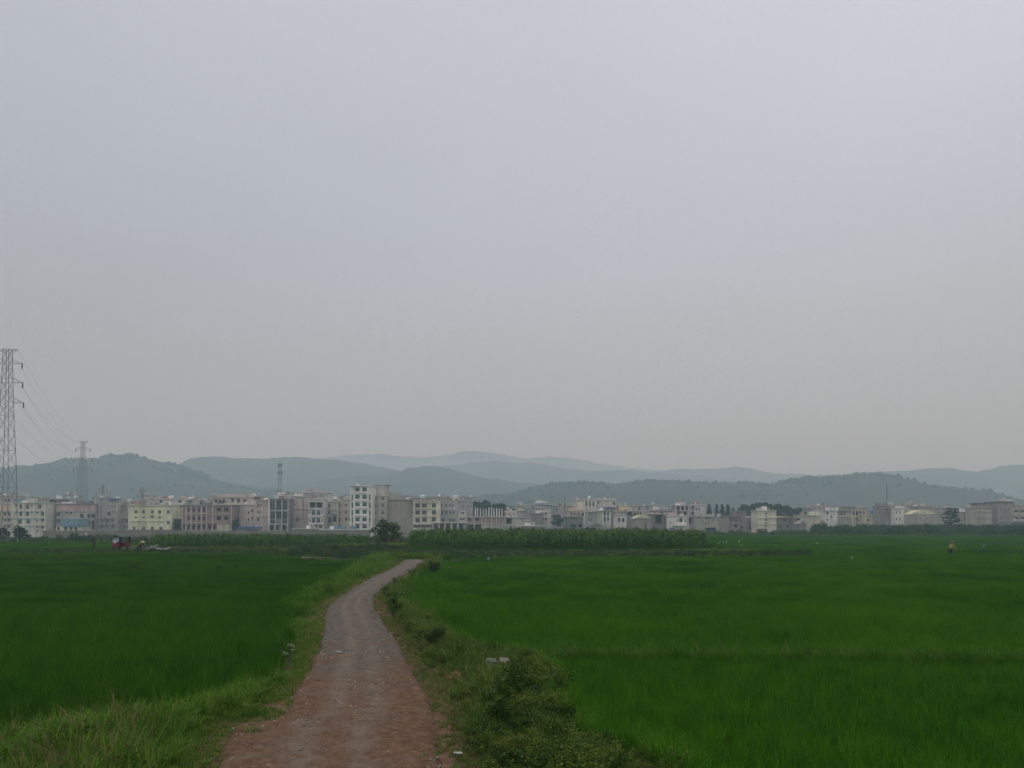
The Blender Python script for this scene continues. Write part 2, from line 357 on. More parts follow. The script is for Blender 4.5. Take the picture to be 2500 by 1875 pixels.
m3 = nt.nodes.new("ShaderNodeMixRGB"); L.new(mD.outputs[0], m3.inputs[0]); L.new(mm.outputs[0], m3.inputs[1]); m3.inputs[2].default_value = (.21, .165, .125, 1)
ar = nt.nodes.new("ShaderNodeAttribute"); ar.attribute_name = 'rut'; nR = noise_node(nt, 2.2, 5, rough=.7); mR = nt.nodes.new("ShaderNodeMapRange"); mR.inputs[1].default_value = .35; mR.inputs[2].default_value = .6; mR.inputs[4].default_value = .85; L.new(nR.outputs[0], mR.inputs[0])
mu = nt.nodes.new("ShaderNodeMath"); mu.operation = 'MULTIPLY'; L.new(ar.outputs['Fac'], mu.inputs[0]); L.new(mR.outputs[0], mu.inputs[1])
nP = noise_node(nt, 18, 4, rough=.7); rP = ramp_node(nt, [(.3, (.16, .125, .095)), (.6, (.26, .21, .165)), (.8, (.36, .30, .24))], nP.outputs[0])
m4 = nt.nodes.new("ShaderNodeMixRGB"); L.new(mu.outputs[0], m4.inputs[0]); L.new(m3.outputs[0], m4.inputs[1]); L.new(rP.outputs[0], m4.inputs[2]); L.new(m4.outputs[0], b.inputs['Base Color']); b.inputs['Roughness'].default_value = .95; b.inputs['Specular IOR Level'].default_value = .1
bp = nt.nodes.new("ShaderNodeBump"); bp.inputs['Strength'].default_value = .9; bp.inputs['Distance'].default_value = .03; L.new(nC.outputs[0], bp.inputs['Height']); L.new(bp.outputs[0], b.inputs['Normal'])
pme = bigmesh('path', V, pf, M_path); pa_ = pme.attributes.new('rut', 'FLOAT', 'POINT'); pa_.data.foreach_set('value', rutv.astype(np.float32)); po = bpy.data.objects.new('path', pme); col.objects.link(po); tag(po, kind='structure')
# pale dry strips of bare earth beyond the left paddy
M_sand = plain('dry_earth', (.17, .13, .09), .95, var=.25, scale=1.5)

# ------------------------------------------------------------------ hills
def crest(scale_pts, off, k=.5651): return [(off+k*x, 1075+k*y) for x, y in scale_pts]
def hill(pts, Y, wid, seed, mat, rough=1.0, step=9.0):
    pts = sorted(pts); px = np.array([p_[0] for p_ in pts]); py = np.array([p_[1] for p_ in pts])
    W = [at(a, b_, Y) for a, b_ in pts]; X = np.array([p_.x for p_ in W]); Z = np.array([p_.z for p_ in W])
    st = step*Y/1700
    xs = np.arange(X[0], X[-1], st); hz = np.interp(xs, X, Z)
    k = np.ones(7)/7; hz = np.convolve(np.pad(hz, 3, 'edge'), k, 'valid'); q7 = Y/1700; hz = hz+q7*(7*(fbm(xs/(70*q7), xs*0+seed, 4, 90)-.5)+2.5*(fbm(xs/(16*q7), xs*0+seed, 3, 91)-.5))
    vs = np.linspace(-1, 1, 61); GXh, GV = np.meshgrid(xs, vs)
    HZ = np.broadcast_to(hz, GXh.shape); yy = Y+GV*wid
    prof = np.where(GV < 0, (1-np.abs(GV)**1.35), (1-np.abs(GV)**1.8))
    n = fbm(GXh/(wid*.45), yy/(wid*.45), 5, seed)-.5
    z = HZ*prof+n*HZ*.75*np.abs(GV)**.8*(1-np.abs(GV))*2.0
    z = np.minimum(z, HZ-np.abs(GV)*2)
    z = z+(fbm(GXh/14, yy/14, 3, seed+40)-.5)*7*rough*Y/1700-2.5*rough
    z = np.where(np.abs(GV) > .999, -3, z)
    V = np.stack([GXh.ravel(), yy.ravel(), z.ravel()], 1); nc = len(xs)
    I = (np.arange(60)[:, None]*nc+np.arange(nc-1)[None]).ravel(); f = np.stack([I, I+1, I+nc+1, I+nc], 1)
    o = bpy.data.objects.new('hill', bigmesh('hill', V, f, mat)); col.objects.link(o); tag(o, kind='structure')
    return V, np.abs(GV.ravel())
M_hill, nt, b = newmat('wooded_hill')
n1 = noise_node(nt, .012, 6, rough=.65); r = ramp_node(nt, [(.35, (.014, .022, .022)), (.55, (.026, .036, .030)), (.7, (.05, .058, .04)), (.82, (.10, .09, .065))], n1.outputs[0])
nt.links.new(r.outputs[0], b.inputs['Base Color']); b.inputs['Roughness'].default_value = 1
HA = [(-500, 1160), (-200, 1148)]+crest([(-20, 116), (40, 118), (60, 122), (100, 120), (160, 115), (200, 107), (230, 95), (270, 80), (330, 75), (400, 75), (460, 68), (520, 65), (620, 66), (660, 75), (720, 92), (760, 108), (800, 122), (850, 140), (900, 158), (950, 172), (1050, 192), (1200, 215), (1500, 260)], 0)
HB = [(200, 1200)]+crest([(500, 170), (700, 130), (760, 115), (800, 108), (870, 90), (960, 78), (1070, 70), (1130, 75), (1250, 73), (1350, 70), (1450, 78), (1550, 98), (1700, 125), (1900, 160), (2300, 220)], 0)
HC = crest([(900, 240), (1250, 190), (1400, 172), (1500, 160), (1600, 150), (1700, 138), (1760, 125), (1810, 110), (1850, 103), (1900, 104), (1940, 112), (1990, 132), (2030, 150), (2080, 163), (2150, 170), (2212, 175), (2272, 183), (2330, 190), (2450, 205), (2700, 260)], 0)
HE = crest([(1400, 160), (1700, 132), (1800, 122), (1950, 108), (2030, 98), (2100, 92), (2212, 93)], 0)+crest([(60, 98), (130, 102), (200, 118), (280, 124), (340, 127), (420, 133), (500, 135), (600, 137), (700, 147), (800, 155), (1100, 180), (1600, 230)], 1250)
HD = crest([(1000, 130), (1250, 90), (1400, 74), (1500, 66), (1640, 62), (1750, 66), (1850, 68), (1950, 60), (2000, 52), (2040, 45), (2100, 50), (2170, 60)], 0)+crest([(10, 76), (60, 80), (110, 77), (180, 70), (250, 78), (330, 90), (420, 100), (480, 113), (560, 121), (700, 126), (800, 128), (1000, 150), (1400, 200)], 1250)
HF = crest([(300, 190), (560, 140), (660, 124), (750, 119), (820, 121), (900, 123), (940, 118), (970, 116), (1020, 120), (1070, 127), (1090, 135), (1130, 143), (1180, 138), (1240, 142), (1330, 152), (1450, 165), (1700, 200)], 1250)
HG = crest([(-300, 260), (0, 232), (60, 212), (120, 196), (150, 187), (220, 184), (260, 180), (320, 180), (380, 192), (430, 190), (500, 175), (560, 174), (600, 182), (650, 182), (720, 174), (800, 174), (850, 180), (950, 182), (1050, 184), (1150, 180), (1220, 167), (1290, 162), (1340, 154), (1400, 157), (1450, 155), (1500, 152), (1540, 146), (1600, 152), (1650, 165), (1700, 185), (1760, 195), (1830, 200), (1900, 215), (1960, 235), (2020, 255), (2080, 270), (2150, 285), (2300, 300), (2600, 330)], 1250)
HH = crest([(1000, 190), (1250, 158), (1330, 148), (1500, 137), (1600, 133), (1700, 130), (1740, 120), (1850, 117), (1930, 125), (2000, 130), (2050, 135), (2080, 122), (2130, 110), (2212, 108), (2400, 118), (2800, 150)], 1250)
hA = hill(HA, 1500, 420, 1, M_hill)
hill(HB, 2250, 480, 2, M_hill, .8); hill(HC, 1900, 300, 3, M_hill, .8)
hill(HE, 2900, 500, 4, M_hill, .6); hill(HD, 4200, 600, 5, M_hill, .5); hill(HF, 3300, 500, 6, M_hill, .6)
hG = hill(HG, 1350, 380, 7, M_hill); hill(HH, 2500, 500, 8, M_hill, .6)
# trees standing along the two nearest crests: one far-off wood
M_wood = leafmat('far_wood', (.02, .035, .02), (.035, .055, .03), patch=.02, trans=0)
def blobs(pts, sizes, mat, name, seed=1):
    base = MB().ell((0, 0, 0), (1, 1, 1), 7, 5); bv = np.array(base.v); bf = np.array(base.f); V = []; Fq = []; rg = np.random.default_rng(seed)
    for i, (p_, s_) in enumerate(zip(pts, sizes)):
        k = 1+.35*(rg.random(len(bv))-.5); V.append(bv*k[:, None]*np.array(s_)+np.array(p_)); Fq.append(bf+i*len(bv))
    o = bpy.data.objects.new(name, bigmesh(name, np.concatenate(V), np.concatenate(Fq), mat, False)); col.objects.link(o); return o
pts = []; szs = []
for (HV, gv), Y_ in ((hA, 1500), (hG, 1350)):
    p_ = np.exp(-gv/.05)*4+.25*np.exp(-gv/.25); p_[(gv > .6) | (HV[:, 1] > Y_+30)] = 0; p_ *= smooth(.35, .6, vnoise(HV[:, 0]/40., HV[:, 1]/40., 77)); p_ /= p_.sum()
    for k in rng.choice(len(HV), 4200, p=p_):
        s = 1.5+2.4*rng.random()**2; pts.append((HV[k, 0]+rng.normal()*3, HV[k, 1]+rng.normal()*3, HV[k, 2]+s*.25-.6)); szs.append((s, s, s*(.9+.5*rng.random())))
o = blobs(pts, szs, M_wood, 'hilltop_wood'); tag(o, 'dark trees growing thickly along the crests of the two nearest hills', 'wood', kind='stuff')

# ================================================================== vegetation tools
def blades(n, spread, Lr, Wr, lean, curl, rg, segs=3, base=None, tip=.12):
    if base is None:
        a = rg.random(n)*2*PI; rr = spread*np.sqrt(rg.random(n)); base = np.stack([rr*np.cos(a), rr*np.sin(a), np.zeros(n)], 1)
    Ln = Lr[0]+(Lr[1]-Lr[0])*rg.random(n); Wn = Wr[0]+(Wr[1]-Wr[0])*rg.random(n)
    th = rg.random(n)*2*PI; le = lean[0]+(lean[1]-lean[0])*rg.random(n); cu = curl[0]+(curl[1]-curl[0])*rg.random(n)
    d = np.stack([np.cos(th), np.sin(th), np.zeros(n)], 1); tw = th+PI/2+(rg.random(n)-.5)*1.2; wv = np.stack([np.cos(tw), np.sin(tw), np.zeros(n)], 1)
    V = []
    for s in range(segs+1):
        t = s/segs; c = base+d*(Ln*(le*t+cu*t*t*.7))[:, None]; c[:, 2] += Ln*(t*(1-.25*le)-.55*cu*t*t*t)
        wd = Wn*(max(tip, (1-t**1.8)) if s < segs else tip)*.5*(0.7 if s == 0 else 1)
        V.append(c-wv*wd[:, None]); V.append(c+wv*wd[:, None])
    V = np.stack(V, 1); m = 2*(segs+1); idx = np.arange(n)[:, None]*m; Fq = []
    for s in range(segs):
        Fq.append(np.concatenate([idx+2*s, idx+2*s+1, idx+2*s+3, idx+2*s+2], 1))
    return V.reshape(-1, 3), np.concatenate(Fq)
def join(parts):
    V = []; Fq = []; mi = []; o = 0
    for v, f, m in parts: V.append(v); Fq.append(f+o); mi.append(np.full(len(f), m)); o += len(v)
    return np.concatenate(V), np.concatenate(Fq), np.concatenate(mi)
def leaves(c, r, n, size, rg, shell=.55, asp=1.8, flat=.4):
    """n leaf quads spread through ellipsoid centre c, radii r"""
    d = rg.normal(size=(n, 3)); d /= np.linalg.norm(d, axis=1)[:, None]; k = (shell+(1-shell)*rg.random(n))[:, None]
    P = np.array(c)+d*np.array(r)*k
    a = rg.normal(size=(n, 3)); a[:, 2] *= flat; a /= np.linalg.norm(a, axis=1)[:, None]; b_ = np.cross(a, rg.normal(size=(n, 3))); b_ /= np.linalg.norm(b_, axis=1)[:, None]
    s = (size*(.6+.8*rg.random(n)))[:, None]
    V = np.stack([P-a*s*asp*.5, P+b_*s*.5, P+a*s*asp*.5, P-b_*s*.5], 1).reshape(-1, 3)
    return V, (np.arange(n)[:, None]*4+np.arange(4)[None])
def proto(name, V, Fq, mats, mi=None):
    me = bigmesh(name, V, Fq, mats, False)
    if mi is not None: me.polygons.foreach_set('material_index', np.asarray(mi, np.int32))
    return bpy.data.objects.new(name, me)
def scatter(name, P, scl, rotz, idx, protos, label, cat, tilt=.0):
    """one 'stuff' object: a point mesh with geometry-nodes instances of unlinked plant meshes"""
    n = len(P); me = bpy.data.meshes.new(name); me.vertices.add(n); me.vertices.foreach_set('co', np.ascontiguousarray(P, np.float32).ravel())
    rot = np.stack([rng.normal(size=n)*tilt, rng.normal(size=n)*tilt, rotz], 1)
    a = me.attributes.new('rot', 'FLOAT_VECTOR', 'POINT'); a.data.foreach_set('vector', rot.astype(np.float32).ravel())
    sc3 = np.asarray(scl, float); sc3 = np.repeat(sc3[:, None], 3, 1) if sc3.ndim == 1 else sc3
    a = me.attributes.new('scl', 'FLOAT_VECTOR', 'POINT'); a.data.foreach_set('vector', sc3.astype(np.float32).ravel())
    a = me.attributes.new('pick', 'INT', 'POINT'); a.data.foreach_set('value', np.asarray(idx, np.int32))
    o = bpy.data.objects.new(name, me); col.objects.link(o)
    g = bpy.data.node_groups.new(name+'_nodes', 'GeometryNodeTree')
    g.interface.new_socket('Geometry', in_out='INPUT', socket_type='NodeSocketGeometry'); g.interface.new_socket('Geometry', in_out='OUTPUT', socket_type='NodeSocketGeometry')
    gi = g.nodes.new('NodeGroupInput'); go_ = g.nodes.new('NodeGroupOutput'); ip = g.nodes.new('GeometryNodeInstanceOnPoints'); jn = g.nodes.new('GeometryNodeJoinGeometry')
    for p_ in protos[::-1]:
        ob = g.nodes.new('GeometryNodeObjectInfo'); ob.inputs['Object'].default_value = p_; ob.inputs['As Instance'].default_value = True
        g.links.new(ob.outputs['Geometry'], jn.inputs[0])
    def na(nm, tp):
        q = g.nodes.new('GeometryNodeInputNamedAttribute'); q.data_type = tp; q.inputs['Name'].default_value = nm; return q.outputs[0]
    g.links.new(gi.outputs[0], ip.inputs['Points']); g.links.new(jn.outputs[0], ip.inputs['Instance']); ip.inputs['Pick Instance'].default_value = True
    g.links.new(na('pick', 'INT'), ip.inputs['Instance Index'])
    e2 = g.nodes.new('FunctionNodeEulerToRotation'); g.links.new(na('rot', 'FLOAT_VECTOR'), e2.inputs[0]); g.links.new(e2.outputs[0], ip.inputs['Rotation'])
    g.links.new(na('scl', 'FLOAT_VECTOR'), ip.inputs['Scale']); g.links.new(ip.outputs[0], go_.inputs[0])
    md = o.modifiers.new('scatter', 'NODES'); md.node_group = g
    return tag(o, label, cat, kind='stuff')
def jitter_grid(x0, x1, y0, y1, sx, sy, jit=.45):
    X, Y = np.meshgrid(np.arange(x0, x1, sx), np.arange(y0, y1, sy)); X = X.ravel(); Y = Y.ravel()
    return X+(rng.random(len(X))-.5)*2*jit*sx, Y+(rng.random(len(X))-.5)*2*jit*sy
def infrustum(x, y, m=2.5): return np.abs(x) < .67*y+m

# ------------------------------------------------------------------ rice
M_rice = leafmat('rice_leaf', (.014, .078, .002), (.030, .130, .003), (.075, .20, .006), patch=.12, trans=.25, rough=.8)
M_ricel = leafmat('rice_leaf_dark', (.012, .062, .002), (.024, .100, .003), (.055, .15, .005), patch=.12, trans=.22, rough=.8)
rg = np.random.default_rng(3)
def tone(n, segs, share, rg):
    t = (rg.random(n) < share).astype(int); return np.tile(t, segs)
M_rhi = leafmat('rice_leaf_pale', (.034, .16, .010), (.06, .22, .014), (.10, .28, .022), patch=.12, trans=.25, rough=.8)
M_rhl = leafmat('rice_leaf_dark_pale', (.03, .13, .006), (.055, .19, .010), (.09, .24, .018), patch=.12, trans=.25, rough=.8)
def rice_protos(M, MH):
    rg = np.random.default_rng(3); near_r = []; mid_r = []; far_r = []
    for k in range(5):
        v, f = blades(46, .09, (.42, .62), (.008, .014), (.02, .40), (.0, .5), rg, 3); near_r.append(proto('rice_hill', v, f, [M, MH], tone(46, 3, .16, rg)))
    for k in range(4):
        cx, cy_ = np.meshgrid(np.arange(-.5, .6, .2), np.arange(-.5, .6, .2)); n = 36*13
        b0 = np.stack([np.repeat(cx.ravel(), 13)+rg.normal(size=n)*.05, np.repeat(cy_.ravel(), 13)+rg.normal(size=n)*.05, np.zeros(n)], 1)
        v, f = blades(n, 0, (.42, .62), (.014, .022), (.02, .4), (.0, .5), rg, 2, base=b0); mid_r.append(proto('rice_patch', v, f, M))
    for k in range(3):
        n = 1100; b0 = np.stack([rg.uniform(-2.2, 2.2, n), rg.uniform(-2.2, 2.2, n), np.zeros(n)], 1)
        v, f = blades(n, 0, (.40, .60), (.05, .09), (.02, .4), (.0, .5), rg, 2, base=b0, tip=.3); far_r.append(proto('rice_patch', v, f, M))
    return near_r, mid_r, far_r
near_r, mid_r, far_r = rice_protos(M_rice, M_rhi); near_l, mid_l, far_l = rice_protos(M_ricel, M_rhl)
def is_left(x, y): return x < np.interp(y, pl[:, 1], (pl[:, 0]+pr[:, 0])/2)
def rice_sc(P, scl, rot, idx, pr_, pl_, lab_r, lab_l, tilt=0.0):
    lf = is_left(P[:, 0], P[:, 1]); scl = np.asarray(scl)
    scatter('rice_paddy', P[~lf], scl[~lf], rot[~lf], idx[~lf], pr_, lab_r, 'rice', tilt); scatter('rice_paddy', P[lf], scl[lf], rot[lf], idx[lf], pl_, lab_l, 'rice', tilt)
EXCL = [VERGE, MID, MAIZE_R, MAIZE_L]
def rice_ok(x, y, m=0.0):
    ok = infrustum(x, y, 4)
    for P_ in EXCL: ok &= ~(sdf(P_, x, y) < m-(.45*np.maximum(0, fbm(x*.9, y*.9, 3, 66)-.42)*2 if m < .1 else 0))
    ok &= ~(sdf(BUND, x, y) < -.12)
    return ok
x, y = jitter_grid(-24, 24, 6.0, 30, .19, .19, .35); k = rice_ok(x, y, -.05); x, y = x[k], y[k]
z = ground_z(x, y); n = len(x); hgt = .80+.36*fbm(x*.8, y*.8, 4, 50)+.09*rng.normal(size=n)
rice_sc(np.stack([x, y, z], 1), hgt, rng.random(n)*6.28, rng.integers(0, 5, n), near_r, near_l, 'dense green rice plants of the near paddy right of the path', 'dark green rice plants of the near paddy left of the path', .05)
x, y = jitter_grid(-64, 64, 30, 84, 1.15, 1.15, .05); k = rice_ok(x, y, .35); x, y = x[k], y[k]; z = ground_z(x, y); n = len(x)
hgt = .9+.2*fbm(x*.2, y*.2, 3, 51)+.03*rng.normal(size=n)
rice_sc(np.stack([x, y, z], 1), np.stack([np.ones(n)*1.02, np.ones(n)*1.02, hgt], 1), rng.integers(0, 4, n)*PI/2+rng.normal(size=n)*.06, rng.integers(0, 4, n), mid_r, mid_l, 'even green rice stretching across the middle distance on the right', 'even dark rice of the middle distance on the left')
# fill the thin gap along the verge with single hills
x, y = jitter_grid(-90, 60, 30, 112, .34, .34, .4); d_ = np.minimum(sdf(VERGE, x, y), sdf(MID, x, y)); k = (d_ > -.05) & (d_ < np.where(y > 80, 1.9, 1.1)) & infrustum(x, y, 4); x, y = x[k], y[k]; z = ground_z(x, y); n = len(x)
scatter('rice_edge', np.stack([x, y, z], 1), .95+.2*rng.random(n), rng.random(n)*6.28, rng.integers(0, 5, n), near_r, 'ragged outer rows of rice along the far verges', 'rice', .08)
x, y = jitter_grid(-150, 205, 84, 300, 4.1, 4.1, .05)
k = rice_ok(x, y, 1.2) & ~((x/y < -.12) & (y > 150)) & ~((x/y < .03) & (y > 165)) & ~((y > 215) & (x/y < .22)); x, y = x[k], y[k]; z = ground_z(x, y)-.02; n = len(x)
hgt = .95+.3*fbm(x*.05, y*.12, 3, 52)
scatter('rice_paddy', np.stack([x, y, z], 1), np.stack([np.ones(n), np.ones(n), hgt], 1), rng.integers(0, 4, n)*PI/2, rng.integers(0, 3, n), far_r, 'flat far rice paddies reaching toward the town', 'rice')

# ------------------------------------------------------------------ verge grass, weeds
M_gr1 = leafmat('grass_yellowgreen', (.015, .074, .006), (.046, .145, .012), (.12, .23, .022), patch=.5, trans=.25, dry=(.16, .11, .055), dryamt=.1)
M_gr2 = leafmat('grass_dull', (.018, .065, .006), (.050, .125, .012), (.12, .20, .030), patch=.5, trans=.22, dry=(.15, .10, .06), dryamt=.12)
M_dry = leafmat('dry_stalks', (.10, .055, .03), (.17, .11, .055), (.26, .19, .10), patch=1.5, trans=.1)
M_weed = leafmat('weed_leaf', (.008, .026, .004), (.030, .070, .009), (.13, .19, .03), patch=.8, trans=.2)  # palest ramp tone paints leaf glints into the colour
M_flow = plain('yellow_flower', (.5, .5, .06), .7, scale=40); M_flow2 = plain('white_flower', (.6, .62, .5), .7)
rg = np.random.default_rng(5)
M_gh1 = leafmat('grass_pale', (.10, .22, .015), (.17, .29, .025), (.26, .33, .05), patch=.5, trans=.25); M_gh2 = leafmat('grass_dull_pale', (.09, .15, .02), (.16, .20, .045), (.24, .24, .09), patch=.5, trans=.2)
def tuft(n, spread, Lr, Wr, mat, segs=3, lean=(.05, .7), curl=(0, .8)):
    v, f = blades(n, spread, Lr, (Wr[0]*1.5, Wr[1]*1.5), lean, curl, rg, segs); return proto('grass_tuft', v, f, [mat, M_gh1 if mat == M_gr1 else M_gh2], tone(n, segs, .2, rg))
short1 = [tuft(42, .11, (.05, .17), (.004, .009), M_gr1) for k in range(3)]
tall1 = [tuft(46, .12, (.18, .46), (.006, .012), M_gr1) for k in range(3)]
short2 = [tuft(42, .11, (.05, .16), (.004, .009), M_gr2) for k in range(3)]
tall2 = [tuft(46, .13, (.16, .44), (.006, .012), M_gr2) for k in range(3)]
def dryt(n, h):
    v, f = blades(n, .12, (.1, h), (.004, .009), (.1, 1.0), (0, .7), rg, 2); return proto('dry_tuft', v, f, M_dry)
dry = [dryt(30, .3), dryt(22, .55)]
def weedp(h, n, fl):
    parts = []; ns = 7
    v, f = blades(ns, .06, (h*.7, h), (.010, .016), (.1, .5), (0, .2), rg, 3); parts.append((v, f, 0))
    for k in range(9):
        c = (rg.normal()*.13, rg.normal()*.13, h*(.35+.6*rg.random())); v, f = leaves(c, (.14, .14, .11), n*2, .024, rg, .1, 2.2); parts.append((v, f, 0))
    if fl:
        for k in range(fl):
            c = (rg.normal()*.16, rg.normal()*.16, h*(.75+.3*rg.random())); v, f = leaves(c, (.008, .008, .005), 4, .014, rg, .2, 1.0); parts.append((v, f, 1 if rg.random() < .75 else 2))
    v, f, mi = join(parts); return proto('weed_plant', v, f, [M_weed, M_flow, M_flow2], mi)
weeds = [weedp(.55, 22, 5), weedp(.7, 24, 6), weedp(.42, 20, 2), weedp(.5, 22, 3)]
ALLV = short1+tall1+short2+tall2+dry+weeds  # 0-2 short1, 3-5 tall1, 6-8 short2, 9-11 tall2, 12-13 dry, 14-17 weeds
def px_of(x, y, z=0.0):
    # inverse of gnd for laying out growth zones of the bank
    dz = z-CAMZ; c, s = math.cos(PITCH), math.sin(PITCH); f_ = y*c+dz*s; u = x/f_; v = (-y*s+dz*c)/f_
    return 1250+F*u, CY-F*v
WEEDZ = P2([(1210, 1640), (1330, 1625), (1400, 1700), (1415, 1762), (1480, 1806), (1615, 1838), (1720, 1900), (1900, 2300), (1190, 2300), (1150, 1850), (1180, 1760), (1230, 1700)])
DRYZ = P2([(-100, 1830), (120, 1800), (340, 1795), (360, 1840), (300, 2000), (-200, 2300)])
REDZ = P2([(1095, 1650), (1120, 1622), (1190, 1608), (1265, 1612), (1260, 1640), (1180, 1662), (1110, 1675)])
def verge_points(n_, ymin, ymax):
    yy = ymin+(ymax-ymin)*rng.random(n_)**1.35; xx = (rng.random(n_)*2-1)*(.68*yy+2); return xx, yy
x, y = jitter_grid(-9, 10, 4, 26, .095, .095, .5); x2, y2 = jitter_grid(-14, 4, 26, 72, .24, .24, .5); x = np.r_[x, x2]; y = np.r_[y, y2]
k = inside(VERGE, x, y) & infrustum(x, y, 2.0); x, y = x[k], y[k]
dp = sdf(PATH, x, y); k = dp > -.16-1.3*(fbm(x*1.6, y*1.6, 4, 70)-.5)*np.where(y > 25, .5, 1); x, y, dp = x[k], y[k], dp[k]
dv = -sdf(VERGE, x, y); k = dv > .5*np.maximum(0, fbm(x*.9, y*.9, 3, 66)-.42)*2; x, y, dp, dv = x[k], y[k], dp[k], dv[k]; n = len(x); rr = rng.random(n); left = x < np.interp(y, pl[:, 1], (pl[:, 0]+pr[:, 0])/2)
zone = fbm(x*.8, y*.8, 3, 60); wz = inside(WEEDZ, x, y); dz_ = inside(DRYZ, x, y); rz_ = inside(REDZ, x, y)
idx = np.where(left, 0, 6)+rng.integers(0, 3, n)
tallp = smooth(.25, 1.0, dp)*.75
idx = np.where(rr < tallp, idx+3, idx)
idx = np.where((~left) & (rng.random(n) < .07) & (dp > .35), rng.integers(14, 18, n), idx)
idx = np.where(left & (rng.random(n) < .015) & (dp > .3), 16, idx)
idx = np.where((rng.random(n) < np.where(left, .03, .09)), rng.integers(12, 14, n), idx)
idx = np.where(dz_ & (rng.random(n) < .35), rng.integers(12, 14, n), idx)
idx = np.where(wz & (rng.random(n) < .28*smooth(.35, .6, fbm(x*1.7, y*1.7, 3, 61))+.08), rng.integers(14, 18, n), idx)
RUBZ = P2([(655, 1640), (655, 1560), (690, 1535), (730, 1535), (724, 1590), (716, 1640)]); bare = (inside(RUBZ, x, y) & (rng.random(n) < .85)) | ((zone < .27) & (dp < .8) & (rng.random(n) < .8)) | (rz_ & (rng.random(n) < .85)) | (dz_ & (zone < .45) & (rng.random(n) < .6))
scl = (.55+.55*smooth(0, 1.1, dp))*(.8+.4*rng.random(n))*(1+.35*(zone-.5)); scl = np.where(wz, scl*(.22+.68*fbm(x*1.4, y*1.4, 3, 62)), scl); scl = np.where((idx > 13) & ~wz, scl*.6, scl)
scl = np.where(y > 26, scl*1.5, scl)
keep = ~bare & ~(wz & (rng.random(n) < .3)); x, y, scl, idx, left = x[keep], y[keep], scl[keep], idx[keep], left[keep]
z = ground_z(x, y)-.01; n = len(x)
for side, lab in ((left, 'yellow green grass covering the bank left of the dirt path'), (~left, 'dull grass and leafy weeds covering the bank right of the dirt path')):
    m_ = side; scatter('verge_grass', np.stack([x, y, z], 1)[m_], scl[m_], rng.random(m_.sum())*6.28, idx[m_], ALLV, lab, 'grass', .12)
# sprigs creeping over the path
x, y = jitter_grid(-6, 4, 5, 40, .35, .35, .5); k = (sdf(PATH, x, y) < -.02) & (sdf(PATH, x, y) > -.30) & (fbm(x*1.4, y*1.4, 2, 91) > .52); x, y = x[k], y[k]; n = len(x)
scatter('path_sprigs', np.stack([x, y, np.full(n, -.01)], 1), .35+.3*rng.random(n), rng.random(n)*6.28, rng.choice([0, 1, 6, 7, 12], n), ALLV, 'small grass sprigs creeping onto the edges of the dirt path', 'grass', .2)
# bund across the right paddy
x, y = jitter_grid(-1, 26, 15, 21, .16, .16, .5); k = (sdf(BUND, x, y) < .05) & infrustum(x, y, 2); x, y = x[k], y[k]; z = ground_z(x, y); n = len(x)
scatter('bund_grass', np.stack([x, y, z], 1), .75+.5*rng.random(n), rng.random(n)*6.28, rng.choice([3, 4, 9, 10, 11, 12, 13], n, p=[.18, .15, .17, .15, .15, .12, .08]), ALLV, 'ragged grass with brown stalks on the low bund crossing the right paddy', 'grass', .15)

# pebbles and straw on the path
M_peb = leafmat('pebble_stone', (.10, .08, .07), (.20, .17, .14), (.40, .36, .32), patch=3, trans=0)
pebs = []
for k in range(4):
    m_ = MB().ell((0, 0, .3), (1, .8, .55), 7, 4, lambda p_: .75+.5*rg.random()); pebs.append(proto('pebble', np.array(m_.v), np.array(m_.f), M_peb))
v, f = blades(3, .5, (.8, 2.0), (.06, .10), (1.0, 1.4), (0, .2), rg, 1); v[:, 2] *= .08; straw = proto('straw', v*1.0, f, M_dry)
n = 60000; x = rng.uniform(-5, 3, n); y = 6+34*rng.random(n)**1.6; k = (sdf(PATH, x, y) < -.03) & (fbm(x*1.3, y*1.3, 4, 95)+.30*rng.random(n) > .70); x, y = x[k], y[k]; n = len(x)
z = .0+.05*(fbm(x*.9, y*.9, 4, 21)-.5)+.012
scatter('path_gravel', np.stack([x, y, z], 1), .005+.020*rng.random(n)**4, rng.random(n)*6.28, np.where(rng.random(n) < .75, rng.integers(0, 4, n), 4), pebs+[straw], 'loose pale pebbles and straw strewn over the dirt path', 'gravel', .1)

# ------------------------------------------------------------------ maize
M_maize = leafmat('maize_leaf', (.012, .060, .008), (.032, .105, .012), (.085, .18, .03), patch=1.2, trans=.2)
M_tass = plain('maize_tassel', (.16, .15, .06), .8)
rg = np.random.default_rng(9); maize = []
for k in range(4):
    st = MB().beam((0, 0, 0), (rg.normal()*.05, rg.normal()*.05, 1.75), .018, .008, 5); parts = [(np.array(st.v), np.array([q for q in st.f if len(q) == 4]), 0)]
    nl = 12; b0 = np.stack([np.zeros(nl), np.zeros(nl), np.linspace(.25, 1.6, nl)], 1)
    v, f = blades(nl, 0, (.55, .85), (.075, .11), (.35, .8), (.5, 1.1), rg, 5, base=b0); parts.append((v, f, 0))
    b0 = np.tile([[0, 0, 1.72]], (7, 1)); v, f = blades(7, 0, (.15, .26), (.012, .02), (.1, .6), (0, .3), rg, 2, base=b0.astype(float)); parts.append((v, f, 1))
    v, f, mi = join(parts); maize.append(proto('maize_plant', v, f, [M_maize, M_tass], mi))
